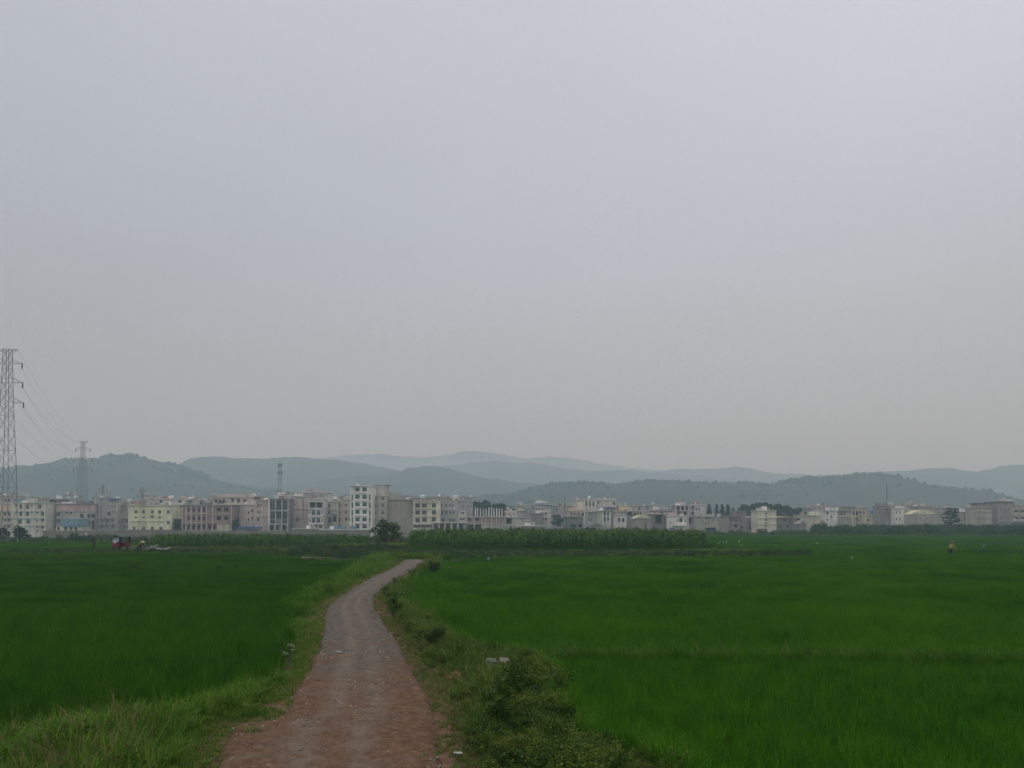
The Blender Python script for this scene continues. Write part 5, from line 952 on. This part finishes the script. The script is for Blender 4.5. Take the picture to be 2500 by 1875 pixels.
# long boundary wall
root = empty('boundary_wall', (at(520, 1300, 276).x, 276, -1.75)); tag(root, 'long low grey brown boundary wall running in front of the left buildings', 'wall')
xa_, xb_ = at(105, 1300, 276).x, at(905, 1300, 276).x; MB().box(xa_, xb_, 276, 276.25, -2.2, at(0, 1296.5, 276).z).build('wall', wallmat((112, 110, 100), 276, 'brick'), root)
MB().box(xa_-.05, xb_+.05, 275.93, 276.32, at(0, 1296.5, 276).z+.003, at(0, 1295.4, 276).z).build('coping', wallmat((128, 126, 118), 276), root)
for i in range(36):
    x_ = xa_+.2+(xb_-xa_-.4)*i/35; MB().box(x_-.18, x_+.18, 275.86, 275.998, -2.2, at(0, 1296.8, 276).z).build('pier', wallmat((118, 116, 108), 276), root)
# creepers and scrub along the foot of the wall
x, y = jitter_grid(at(105, 1300, 272).x, at(900, 1300, 272).x, 262, 275, 1.5, 2.2, .5); k = (fbm(x*.08, y*.08, 3, 33) > .36) | (x > at(430, 1300, 270).x); x, y = x[k], y[k]; n = len(x)
scatter('wall_scrub', np.stack([x, y, ground_z(x, y)-.2], 1), np.where(x > at(430, 1300, 270).x, 1.5, .9)*(.7+1.1*rng.random(n)), rng.random(n)*6.28, rng.choice(5, n, p=[0, .3, .3, .3, .1]), CL, 'grey green creepers and scrub along the boundary wall', 'scrub', .1)

# ================================================================== pylons, masts, cables
def pylon(lab, px, Y, levels, arms, base_py, t=.10, group=None, name='pylon'):
    """levels: (py, halfwidth px); arms: (py, halfspan px, drop px)"""
    c = at(px, base_py, Y); root = empty(name, (c.x, Y, c.z)); tag(root, lab, 'pylon', group)
    L_ = [(at(px, p_, Y).z, h*Y/F) for p_, h in levels]; tw = MB()
    def cor(z, h): return [(c.x-h, Y-h, z), (c.x+h, Y-h, z), (c.x+h, Y+h, z), (c.x-h, Y+h, z)]
    pts = []
    for i in range(len(L_)-1):
        (z1, h1), (z0, h0) = L_[i], L_[i+1]; n_ = max(1, round((z1-z0)/max(1.4, (h0+h1)*1.6)))
        for q in range(n_): pts.append((z1+(z0-z1)*q/n_, h1+(h0-h1)*q/n_))
    pts.append(L_[-1])
    for i in range(len(pts)-1):
        A, B_ = cor(*pts[i]), cor(*pts[i+1])
        for q in range(4):
            tw.beam(A[q], B_[q], t); r_ = (q+1) % 4
            tw.beam(A[q], B_[r_], t*.5); tw.beam(A[r_], B_[q], t*.5)
            if i % 2 == 0: tw.beam(A[q], A[r_], t*.55)
    tw.build('tower_body', M_steel, root)
    tips = []
    for (py, hs, drop) in arms:
        z = at(px, py, Y).z; sp = hs*Y/F; zz = z+drop*Y/F; hb = np.interp(z, [q[0] for q in L_][::-1], [q[1] for q in L_][::-1])
        for s in (-1, 1):
            a = MB(); tip = (c.x+s*sp, Y, z); 
            for yy in (-hb, hb):
                a.beam((c.x+s*hb, Y+yy, z), tip, t*.6); a.beam((c.x+s*hb, Y+yy, zz), tip, t*.6)
            for q in (.33, .66):
                x_ = c.x+s*(hb+(sp-hb)*q); a.beam((x_, Y-hb*(1-q), z), (x_, Y-hb*(1-q), z+(zz-z)*(1-q)), t*.4); a.beam((x_, Y+hb*(1-q), z), (x_, Y-hb*(1-q), z), t*.4)
            a.build('cross_arm', M_steel, root)
            if drop > 0 or len(arms) == 1:
                il = 14*143/F*.95; MB().cyl((tip[0], Y, z-il/2), (0, 0, 1), .11, il, 8).build('insulator', M_ins, root); tips.append((tip[0], Y, z-il))
            else: tips.append(tip)
    return tips
t1 = pylon('large steel lattice pylon at the left edge of the photo', 11, 143, [(853, 7), (900, 8), (1015, 11), (1141, 16), (1240, 18), (1327, 20)], [(854, 25, -8), (887, 36, 11), (934, 38, 13), (983, 41, 14)], 1327, .05)
t2 = pylon('second steel lattice pylon rising before the left hill', 199.5, 272, [(1078, 3), (1120, 4), (1150, 6.5), (1250, 10), (1316, 14)], [(1078, 13, -5), (1096, 18, 5), (1120, 22, 5), (1145, 23, 5)], 1316, .045)
pylon('short faint pylon before the grey concrete block', 250, 333, [(1184, 1.2), (1205, 2), (1230, 4), (1308, 9)], [(1192, 9, 3), (1203, 17, 4), (1209, 20, 0)], 1308, .05, 'short faint pylons')
pylon('short faint pylon standing in front of the yellow building', 346, 333, [(1190, 1.2), (1208, 2), (1228, 4), (1308, 7.5)], [(1196, 6, 2), (1208, 11, 3), (1215, 20, 3)], 1308, .05, 'short faint pylons')
nm = ['earth wire at the top', 'power cable of the upper arm', 'power cable of the middle arm', 'power cable of the lower arm']
for k in range(8):
    a = Vector(t1[k]); b_ = Vector(t2[k]); sag = 3.2; m_ = MB(); pp = [a.lerp(b_, q/24)-Vector((0, 0, sag*4*(q/24)*(1-q/24))) for q in range(25)]; m_.tube(pp, [.010]*25, 4)
    o = m_.build('power_cable', M_cable); tag(o, '%s, %s side, sagging between the two big pylons' % (nm[k//2], 'left' if k % 2 == 0 else 'right'), 'cable', 'cables between the pylons')
    # span coming toward and past the viewer on the left
    c_ = a+(a-b_)*1.0; c_.z = a.z+.5; m_ = MB(); pp = [a.lerp(c_, q/24)-Vector((0, 0, 2.5*4*(q/24)*(1-q/24))) for q in range(25)]; m_.tube(pp, [.022]*25, 4)
# telecom mast
def mast(lab, px, Y, top, base, hw0, hw1, plats, name, spike=6):
    c = at(px, base, Y); root = empty(name, (c.x, Y, c.z)); tag(root, lab, 'mast'); zt = at(px, top, Y).z; z0 = min(c.z, -1); m_ = MB(); n_ = 14
    f = lambda q: (z0+(zt-z0)*q, (hw1+(hw0-hw1)*q)*Y/F)
    for q in range(n_):
        (za, ha), (zb_, hb) = f(q/n_), f((q+1)/n_)
        for i in range(4):
            sx, sy = ((-1, -1), (1, -1), (1, 1), (-1, 1))[i]; tx, ty = ((1, -1), (1, 1), (-1, 1), (-1, -1))[i]
            m_.beam((c.x+sx*ha, Y+sy*ha, za), (c.x+sx*hb, Y+sy*hb, zb_), .07); m_.beam((c.x+sx*ha, Y+sy*ha, za), (c.x+tx*hb, Y+ty*hb, zb_), .035); m_.beam((c.x+sx*ha, Y+sy*ha, za), (c.x+tx*ha, Y+ty*ha, za), .035)
    m_.build('tower_body', M_steel, root)
    for (py, r_) in plats:
        z = at(px, py, Y).z; rr = r_*Y/F; p_ = MB(); p_.cyl((c.x, Y, z), (0, 0, 1), rr, .25, 12)
        for q in range(12): a = 2*PI*q/12; p_.beam((c.x+rr*math.cos(a), Y+rr*math.sin(a), z), (c.x+rr*math.cos(a), Y+rr*math.sin(a), z+1.0), .04)
        p_.build('platform', M_steel, root)
        for q in range(6):
            a = 2*PI*q/6; MB().box(c.x+rr*math.cos(a)-.12, c.x+rr*math.cos(a)+.12, Y+rr*math.sin(a)-.08, Y+rr*math.sin(a)+.08, z-.5, z+1.0).build('antenna', plain('antenna_grey', (.22, .24, .25), .5), root)
    MB().beam((c.x, Y, zt), (c.x, Y, at(px, top-spike, Y).z), .08, .03, 6).build('lightning_rod', M_steel, root)
mast('grey telecom mast with two round platforms in front of the hills', 683, 420, 1134, 1230, 2.6, 5.2, [(1136, 4.5), (1155, 5.5)], 'telecom_mast', 10)
mast('thin faint mast rising behind the grey square tower house', 2166, 420, 1179, 1285, .5, .9, [(1195, 1.0)], 'radio_mast', 3)
root = empty('chimney', at(1378.5, 1280, 415)); tag(root, 'slender grey chimney pole between the lilac and orange houses', 'chimney'); a = at(1378.5, 1280, 415); MB().beam((a.x, 415, -1), (a.x, 415, at(0, 1214, 415).z), .35, .22, 10).build('stack', wallmat((112, 116, 118), 415), root)
root = empty('pole', at(2166, 1292, 300)); tag(root, 'short white post sticking out of the hedge of scrub', 'post'); a = at(2166, 1292, 300); MB().beam((a.x, 300, -.5), (a.x+.1, 300, at(0, 1277, 300).z), .12, .10, 8).build('shaft', M_white, root)
for i, px in enumerate((181, 210)):
    a = at(px, 1316, 262); root = empty('post', (a.x, 262, -1.8)); tag(root, 'pale concrete post before the boundary wall, %s of the second pylon' % ('left' if i == 0 else 'right'), 'post'); MB().box(a.x-.14, a.x+.14, 261.9, 262.15, -2, at(0, 1299, 262).z).build('shaft', wallmat((176, 180, 178), 262), root)

# ================================================================== people
M_skin = plain('skin', (.30, .17, .11), .6, var=.05); M_hair = plain('hair', (.015, .012, .01), .8)
def skinfig(name, pts, edges, mat, parent, lvl=1):
    """one continuous skinned mesh from joints (x,y,z,r)"""
    me = bpy.data.meshes.new(name); me.from_pydata([p_[:3] for p_ in pts], edges, []); me.materials.append(mat); o = bpy.data.objects.new(name, me); col.objects.link(o); o.parent = parent
    md = o.modifiers.new('skin', 'SKIN'); sv = me.skin_vertices[0].data if me.skin_vertices else None
    if sv is None:
        bm_layer = True
        import bmesh
        bm = bmesh.new(); bm.from_mesh(me); bm.verts.layers.skin.verify(); bm.to_mesh(me); bm.free(); sv = me.skin_vertices[0].data
    for i, p_ in enumerate(pts): sv[i].radius = (p_[3], p_[4] if len(p_) > 4 else p_[3])
    sv[0].use_root = True; md.use_smooth_shade = True
    s = o.modifiers.new('sub', 'SUBSURF'); s.levels = lvl; s.render_levels = lvl
    return o
def person(lab, loc, rz, lean=0.1, squat=0.0, arms=((.25, .5), (.2, .6)), top_m=None, leg_m=None, hat=None, step=.12):
    root = empty('person', loc, rz); tag(root, lab, 'person')
    # local: +x forward, y lateral, z up ; lean in radians from vertical
    hipz = .9*(1-squat)+.30*squat; hx = -.15*squat; sl, cl_ = math.sin(lean), math.cos(lean)
    sh = (hx+sl*.52, 0, hipz+cl_*.52); nk = (hx+sl*.60, 0, hipz+cl_*.60); hd = (nk[0]+sl*.12+.02, 0, nk[2]+cl_*.12)
    P_ = [(hx, 0, hipz, .12, .15), (hx+sl*.25, 0, hipz+cl_*.25, .12, .14), (sh[0], 0, sh[2], .11, .16), (nk[0], 0, nk[2], .055), (hd[0], 0, hd[2], .085, .08), (hd[0]+sl*.1, 0, hd[2]+cl_*.10, .075)]
    E = [(0, 1), (1, 2), (2, 3), (3, 4), (4, 5)]
    kz = hipz*.53+.06*squat; legs = []
    for s, st in ((-1, step), (1, -step)):
        kx = hx+.10+st*.5+.35*squat; b0 = len(P_); P_ += [(hx, s*.1, hipz-.06, .09), (kx, s*.11, kz, .06), (hx+st+.05*squat, s*.11, .09, .042), (hx+st+.15, s*.12, .035, .035)]
        E += [(0, b0), (b0, b0+1), (b0+1, b0+2), (b0+2, b0+3)]; legs.append(b0)
    al = []
    for s, (f_, d_) in zip((-1, 1), arms):
        b0 = len(P_); el = (sh[0]+f_*.5, s*.24, sh[2]-.26); ha = (sh[0]+f_*1.05, s*.2, sh[2]-.26-d_*.45); P_ += [(sh[0], s*.18, sh[2]-.02, .055), (*el, .04), (*ha, .03), (ha[0]+.05, ha[1], ha[2]-.07, .028, .018)]
        E += [(2, b0), (b0, b0+1), (b0+1, b0+2), (b0+2, b0+3)]; al.append(b0)
    skinfig('body', P_, E, M_skin, root, 2)
    # jacket
    J = [(*P_[0][:3], .15, .18), (*P_[1][:3], .15, .18), (*P_[2][:3], .14, .19)]; EJ = [(0, 1), (1, 2)]
    for b0 in al:
        q = len(J); J += [(*P_[b0][:3], .075), (*P_[b0+1][:3], .06), (*P_[b0+2][:3], .05)]; EJ += [(2, q), (q, q+1), (q+1, q+2)]
    skinfig('jacket', J, EJ, top_m, root)
    T_ = [(P_[0][0], 0, P_[0][2]-.02, .145, .17)]; ET = []
    for b0 in legs:
        q = len(T_); T_ += [(*P_[b0][:3], .115), (*P_[b0+1][:3], .085), (*P_[b0+2][:3], .06)]; ET += [(0, q), (q, q+1), (q+1, q+2)]
    skinfig('trousers', T_, ET, leg_m, root)
    h = MB(); h.ell((hd[0]-.02, 0, hd[2]+.045), (.10, .09, .085)); h.local('hair', M_hair, root, True)
    fc = MB(); fc.ell((hd[0]+.095, 0, hd[2]-.01), (.02, .015, .025), 6, 4)
    for s in (-1, 1): fc.ell((hd[0]+.085, s*.03, hd[2]+.02), (.012, .014, .008), 6, 4)
    fc.local('face', M_skin, root)
    if hat:
        hm, r_, hh = hat; k_ = MB(); n_ = 20; vs = [(hd[0]+math.cos(2*PI*q/n_)*r_, math.sin(2*PI*q/n_)*r_, hd[2]+.07) for q in range(n_)]+[(hd[0]+math.cos(2*PI*q/n_)*r_*.4, math.sin(2*PI*q/n_)*r_*.4, hd[2]+.07+hh*.75) for q in range(n_)]+[(hd[0], 0, hd[2]+.07+hh)]
        k_.add(vs, [(q, (q+1) % n_, n_+(q+1) % n_, n_+q) for q in range(n_)]+[(n_+q, n_+(q+1) % n_, 2*n_) for q in range(n_)]); k_.local('hat', hm, root)
    return root, sh, al
M_yel = plain('yellow_jacket', (.36, .35, .06), .7); M_blk = plain('dark_cloth', (.02, .022, .025), .8); M_olive = plain('olive_cloth', (.05, .055, .03), .8)
M_maroon = plain('maroon_cloth', (.09, .02, .022), .8); M_strawhat = plain('straw', (.5, .42, .2), .8); M_greycloth = plain('grey_cloth', (.2, .22, .23), .8)
def gpos(px, py, z=-.35):
    X_, Y_ = gnd(px, py, z); return (X_, Y_, float(ground_z(np.array([X_]), np.array([Y_]))[0]))
g1 = at(2320, 1360, 84); g1 = (g1.x, 84, -.5)
person('person in a yellow jacket stooping in the right paddy', g1, R(20), lean=.45, arms=((.35, .7), (.3, .8)), top_m=M_yel, leg_m=M_blk, hat=(M_greycloth, .17, .10), step=.1)
g2 = at(230, 1344, 96); person('person in dark clothes under a wide dark hat standing in the left field', (g2.x, 96, g2.z), R(200), lean=.08, top_m=M_olive, leg_m=M_olive, hat=(plain('dark_hat', (.06, .06, .065), .8), .42, .2))
g3 = at(341, 1346, 92); person('person in a straw hat crouching beside the plank heap', (g3.x, 92, g3.z), R(-15), lean=.75, squat=.75, arms=((.45, .3), (.5, .25)), top_m=M_maroon, leg_m=M_blk, hat=(M_strawhat, .30, .16))

# ================================================================== tricycle
tp = at(293, 1344, 92); root = empty('cargo_tricycle', (tp.x, 92, tp.z), R(90)); tag(root, 'red covered motor tricycle with a grey green canopy parked on the field edge', 'tricycle')
M_red = plain('red_paint', (.16, .012, .018), .5); M_can = plain('canopy_cloth', (.07, .10, .09), .7); M_black = plain('black_canvas_and_shade', (.012, .014, .015), .8)
b_ = MB(); b_.box(-.1, 1.35, -.55, .55, .45, .53); b_.box(-.1, 1.35, -.58, -.54, .53, .95); b_.box(-.1, 1.35, .54, .58, .53, .95); b_.box(1.31, 1.35, -.54, .54, .53, .95); b_.box(-.1, -.06, -.54, .54, .53, .95); b_.local('cargo_bed', M_red, root)
b_ = MB(); b_.box(-1.0, -.1, -.35, .35, .40, .50); b_.box(-.55, -.12, -.32, .32, .50, .72); b_.local('cab_floor', M_red, root)
b_ = MB(); b_.add([(-1.2, -.34, .45), (-1.2, .34, .45), (-1.08, .36, 1.0), (-1.08, -.36, 1.0), (-1.08, -.34, .45), (-1.08, .34, .45), (-1.0, .36, 1.0), (-1.0, -.36, 1.0)], [(0, 3, 2, 1), (4, 5, 6, 7), (0, 4, 7, 3), (1, 2, 6, 5), (3, 7, 6, 2), (0, 1, 5, 4)]); b_.local('front_cowl', M_red, root)
b_ = MB(); b_.add([(-1.07, -.36, 1.0), (-1.07, .36, 1.0), (-.88, .36, 1.6), (-.88, -.36, 1.6)], [(0, 1, 2, 3)]); b_.local('windscreen', plain('perspex', (.35, .38, .4), .15), root)
b_ = MB()
for s in (-1, 1):
    for x_ in (-.85, -.1, .6, 1.32): b_.beam((x_, s*.55, .9), (x_, s*.55, 1.62), .018)
b_.local('canopy_frame', M_blk, root)
b_ = MB(); n_ = 8; vs = []
for x_ in (-1.15, 1.42):
    for q in range(n_+1): t = q/n_; vs.append((x_, -.6+1.2*t, 1.58+.24*math.sin(PI*t)))
b_.add(vs, [(q, q+1, n_+2+q, n_+1+q) for q in range(n_)]+[tuple(range(n_+1)), tuple(range(n_+1, 2*n_+2))[::-1]]); b_.local('canopy', M_can, root)
MB().box(-.8, -.02, -.585, -.565, .9, 1.6).local('side_curtain', M_can, root); MB().box(.75, 1.4, -.585, -.565, .95, 1.6).local('opening_shade', M_black, root); MB().box(-.02, 1.4, .565, .585, .95, 1.6).local('far_curtain', M_black, root)  # black sheet at the rear paints the shade inside the canopy opening
for (x_, y_) in ((-1.2, 0), (.85, -.5), (.85, .5)):
    w_ = MB().cyl((x_, y_, .28), (0, 1, 0), .28, .12, 20).local('wheel', M_dark, root); MB().cyl((x_, y_, .28), (0, 1, 0), .14, .135, 14).local('rim', M_steel, w_)
b_ = MB(); b_.beam((-1.2, -.07, .28), (-1.0, -.07, 1.15), .025); b_.beam((-1.2, .07, .28), (-1.0, .07, 1.15), .025); b_.beam((-.98, -.36, 1.12), (-.98, .36, 1.12), .02); b_.local('handlebar', M_blk, root)
MB().cyl((-1.22, 0, .92), (1, 0, 0), .09, .08, 12).local('headlight', M_white, root)
MB().box(-.5, -.12, -.28, .28, .72, .82).local('seat', M_black, root)
# plank heap
hp = at(380, 1347, 90)
for i, (a, b_, c_, lab) in enumerate([((-1.4, 0, .05), (-.5, .1, .62), 0, 'pale board leaning low at the left of the heap'), ((-1.5, -.3, .1), (.2, .1, .75), 1, 'greyish board lying across the heap'), ((-.7, .2, .4), (-1.4, .3, 1.55), 2, 'dark board standing up steeply from the heap'),
                                     ((-.2, 0, .5), (1.0, -.1, .15), 1, 'grey sheet sloping down at the middle of the heap'), ((.5, -.2, .12), (1.6, 0, .45), 0, 'white board at the right end of the heap'), ((-.9, -.4, .05), (.9, -.5, .12), 3, 'reddish board flat at the bottom of the heap')]):
    A = Vector(a)+Vector((hp.x, 90, hp.z)); B2 = Vector(b_)+Vector((hp.x, 90, hp.z)); m_ = MB(); d_ = (B2-A).normalized(); u_ = Vector((0, .16, .05)); n_ = d_.cross(u_).normalized()*.03
    m_.add([A-u_-n_, A+u_-n_, B2+u_-n_, B2-u_-n_, A-u_+n_, A+u_+n_, B2+u_+n_, B2-u_+n_], [(0, 1, 2, 3), (7, 6, 5, 4), (0, 4, 5, 1), (1, 5, 6, 2), (2, 6, 7, 3), (3, 7, 4, 0)])
    mt = [plain('pale_board', (.42, .37, .35), .8), plain('grey_board', (.25, .25, .25), .8), M_blk, plain('reddish_board', (.22, .10, .09), .8)][c_]; o = m_.build('board', mt); tag(o, lab, 'board', 'boards of the heap in the left field')
# ================================================================== egrets and birds
def egret(lab, px, py, Y, h, pose=0, rz=0.0, fly=False):
    h *= .82; a = at(px, py, Y); root = empty('egret', a, rz); tag(root, lab, 'bird', 'white egrets in the fields')
    m_ = MB(); s = h/.9; tl = .35 if pose == 0 else 1.1
    def T(x, y, z): c_, s__ = math.cos(tl), math.sin(tl); return (s*(x*c_-(z-.5)*s__*.0), s*y, s*z)
    m_.ell((0, 0, .48*s), (.17*s, .08*s, .10*s), 10, 7, lambda p_: 1-.35*max(0, -p_.x))
    m_.tube([(.12*s, 0, .52*s), (.19*s, 0, .62*s), (.15*s, 0, .74*s), (.20*s, 0, .86*s)], [.045*s, .028*s, .022*s, .028*s], 8); m_.ell((.22*s, 0, .87*s), (.05*s, .025*s, .025*s), 8, 5)
    m_.beam((-.12*s, 0, .47*s), (-.26*s, 0, .40*s), .05*s, .01*s, 6); m_.local('body', M_egret, root, True)
    MB().beam((.26*s, 0, .87*s), (.36*s, 0, .85*s), .010*s, .003*s, 5).local('bill', plain('yellow_bill', (.5, .35, .05), .5), root)
    for q in (-1, 1): MB().beam((0, q*.03*s, .40*s), (.02*s, q*.035*s, -.35*s), .010*s, .008*s, 5).local('leg', M_blk, root)
    return root
egret('white egret standing alone in the near right paddy', 1192, 1371, 66, .5, rz=.3)
egret('pale egret leaning at the far edge of the right paddy', 2080, 1370, 66, .55, rz=1.2)
egret('single white egret far off on the green field, left of the pink patch', 1994, 1332, 118, .7, rz=.5)
egret('smallest egret at the left end of the row beyond the maize end', 1753, 1330, 112, .5, rz=.2)
egret('slim egret, second from the left beyond the maize end', 1766, 1329, 113, .5, rz=2.6)
egret('plump egret, third from the left beyond the maize end', 1773, 1328, 110, .65, rz=.8)
egret('upright egret above the low one beyond the maize end', 1804, 1328, 112, .75, rz=.1)
egret('low crouching egret right of the upright one', 1811, 1337, 100, .5, rz=3.0)
egret('white egret with lowered head far right behind the farm worker', 2401, 1338, 102, .6, rz=0)
def flyer(lab, px, py, Y, s, bank=0):
    a = at(px, py, Y); root = empty('flying_bird', a, .4); tag(root, lab, 'bird'); m_ = MB(); m_.ell((0, 0, 0), (.22*s, .06*s, .06*s), 8, 6); m_.beam((.18*s, 0, .01), (.32*s, 0, 0), .03*s, .008*s, 6); m_.local('body', plain('bird_grey', (.06, .06, .065), .8), root)
    for q in (-1, 1):
        w_ = MB(); w_.add([(.08*s, q*.04*s, .02*s), (-.12*s, q*.04*s, .02*s), (-.08*s, q*.30*s, .10*s), (.07*s, q*.28*s, .11*s), (-.05*s, q*.55*s, .02*s), (.08*s, q*.04*s, .03*s), (-.12*s, q*.04*s, .03*s), (-.08*s, q*.30*s, .112*s), (.07*s, q*.28*s, .122*s)], [(0, 1, 2, 3), (3, 2, 4), (5, 8, 7, 6), (8, 4, 7), (0, 5, 6, 1), (0, 3, 8, 5), (1, 6, 7, 2)]); w_.local('wing', plain('bird_grey', (.06, .06, .065), .8), root)
flyer('tiny dark bird flying high in the middle of the sky', 1411, 762, 110, .42)
flyer('tiny dark bird flying just above the hill crest', 1175.5, 1116, 150, .5)
flyer('faint tiny bird flying in the upper right sky', 1941, 443, 160, .4)

# ================================================================== stones, mound, litter
M_stone = plain('pale_stone', (.24, .22, .18), .9, var=.25, scale=6); M_redsoil = plain('red_soil', (.24, .11, .07), .95, var=.3, scale=5)
def stone(lab, px, py, s, z=0.0, mat=None, group=None, flat=.7, name='stone'):
    X_, Y_ = gnd(px, py, z); m_ = MB(); rr = random.Random(int(px*7+py)); m_.ell((X_, Y_, z+s*.25), (s, s*.8, s*flat), 9, 6, lambda p_: .8+.4*mnoise.noise(p_*2+Vector((px, py, 0))))
    o = m_.build(name, mat or M_stone); return tag(o, lab, 'stone', group)
for i in range(14):
    px, py = 678+random.uniform(0, 32)+(1-i/14)*10, 1560+i*3.0; stone('whitish stone of the rubble on the left bank', px, py, .07+.07*random.random(), z=.03, mat=M_stone, group='whitish rubble on the left bank', flat=.45)
stone('grey boulder lying left on the right bank near the red soil', 1198, 1628, .20, .08, plain('grey_rock', (.2, .205, .19), .9, var=.3, scale=8)); stone('paler boulder lying right of the grey one on the right bank', 1232, 1626, .20, .08)
stone('small white rock at the edge of the far grass left of the path', 828, 1424, .14, .02); 
m_ = MB(); X_, Y_ = gnd(942, 1328); m_.ell((X_, 134, 0.0), (1.0, .8, .95), 14, 8, lambda p_: .9+.2*mnoise.noise(p_*2)); o = m_.build('earth_mound', plain('mound_soil', (.20, .105, .07), .95)); tag(o, 'reddish earth mound beside the leafy sapling', 'mound')
X_ = at(942, 1320, 133).x; m_ = MB(); m_.ell((X_, 133.3, .98), (.22, .14, .10), 8, 5); o = m_.build('white_bundle', M_white); tag(o, 'white bundle lying on top of the reddish mound', 'bundle')
m_ = MB(); X_, Y_ = gnd(1138, 1650, .05); m_.ell((X_, Y_, -.02), (.5, .36, .15), 22, 12, lambda p_: .85+.5*mnoise.noise(p_*5)); o = m_.build('soil_heap', M_redsoil); tag(o, 'low heap of crumbled red soil on the right bank', 'heap')
x, y = REDZ[:, 0].mean(), REDZ[:, 1].mean(); n = 260; xx = rng.uniform(REDZ[:, 0].min(), REDZ[:, 0].max(), n); yy = rng.uniform(REDZ[:, 1].min(), REDZ[:, 1].max(), n); k = inside(REDZ, xx, yy); xx, yy = xx[k], yy[k]; n = len(xx)
M_clod = leafmat('soil_clod', (.10, .05, .03), (.20, .10, .065), (.30, .20, .14), patch=3, trans=0); clod = proto('clod', np.array(MB().ell((0, 0, .3), (1, .8, .7), 7, 5, lambda p_: .7+.5*random.random()).v), np.array(MB().ell((0, 0, 0), (1, 1, 1), 7, 5).f), M_clod)
scatter('soil_clods', np.stack([xx, yy, ground_z(xx, yy)], 1), .02+.06*rng.random(n)**2, rng.random(n)*6.28, np.zeros(n), [clod], 'crumbled reddish soil clods strewn on the right bank', 'soil', .4)
def litter(lab, px, py, s, z=.03, yaw=0.3):
    X_, Y_ = gnd(px, py, z); n_ = 7; vs = []
    for a in range(n_):
        for b_ in range(n_): u, v = a/(n_-1)-.5, b_/(n_-1)-.5; vs.append((X_+s*u*2, Y_+s*v*1.2, z+.02+s*.35*abs(mnoise.noise(Vector((u*4+px, v*4, 1))))))
    fs = [(a*n_+b_, (a+1)*n_+b_, (a+1)*n_+b_+1, a*n_+b_+1) for a in range(n_-1) for b_ in range(n_-1)]; o = mkmesh('plastic_bag', vs, fs, plain('dull_plastic', (.42, .42, .40), .6)); md = o.modifiers.new('thick', 'SOLIDIFY'); md.thickness = .004; tag(o, lab, 'litter')
litter('crumpled white plastic scrap in the grass at the lower right of the path', 1118, 1842, .05, .1); litter('white scrap lying on the far part of the path', 910, 1416, .11)
litter('flat pale scrap on the left half of the path', 826, 1593, .06, .02); litter('small white scrap on the right side of the path', 945, 1607, .035, .02); litter('white scrap at the far left edge of the path', 893, 1423, .08)
a = at(1147, 1318, 120); root = empty('scarecrow_rag', (a.x, 120, 0)); tag(root, 'pale rag tied to a stick above the tall maize', 'rag'); MB().beam((a.x, 120, -.2), (a.x, 120, at(0, 1309, 120).z), .025, .02, 6).build('stick', M_trunk, root)
m_ = MB(); m_.ell((a.x+.1, 120, at(0, 1313, 120).z), (.22, .08, .42), 8, 6, lambda p_: .8+.4*mnoise.noise(p_*3)); m_.build('rag', M_egret, root)
# bare pale strip of dry earth behind the left paddy, pink earth patches far right
for i, (pp, lab) in enumerate([([(735, 1361), (835, 1362.5), (838, 1359.5), (738, 1357.5)], 0), ([(1975, 1305.5), (2010, 1306), (2008, 1302), (1985, 1302)], 1)]):
    z0 = 0.03 if i == 0 else -.28; P_ = P2(pp, z0); o = mkmesh('dirt', [(p_[0], p_[1], z0) for p_ in P_]+[(p_[0], p_[1], z0-.7) for p_ in P_], [(0, 1, 2, 3), (0, 4, 5, 1), (1, 5, 6, 2), (2, 6, 7, 3), (3, 7, 4, 0)], M_sand if i == 0 else M_redsoil); tag(o, kind='structure')

# ================================================================== haze: the humid air of the plain
HZ = 330
mb = MB(); mb.box(-7000, 7000, -300, 8300, -3.6, HZ); o = mb.build('haze', []); 
M_haze = bpy.data.materials.new('haze'); M_haze.use_nodes = True; nt = M_haze.node_tree; nt.nodes.clear(); mo = nt.nodes.new('ShaderNodeOutputMaterial'); pv = nt.nodes.new('ShaderNodeVolumePrincipled')
pv.inputs['Color'].default_value = (.66, .88, 1.0, 1); pv.inputs['Absorption Color'].default_value = (1, 1, 1, 1); pv.inputs['Density'].default_value = HAZE; pv.inputs['Anisotropy'].default_value = 0.0; nt.links.new(pv.outputs[0], mo.inputs['Volume'])
o.data.materials.append(M_haze); tag(o, 'pale humid haze hanging over the whole plain', 'haze', kind='stuff')
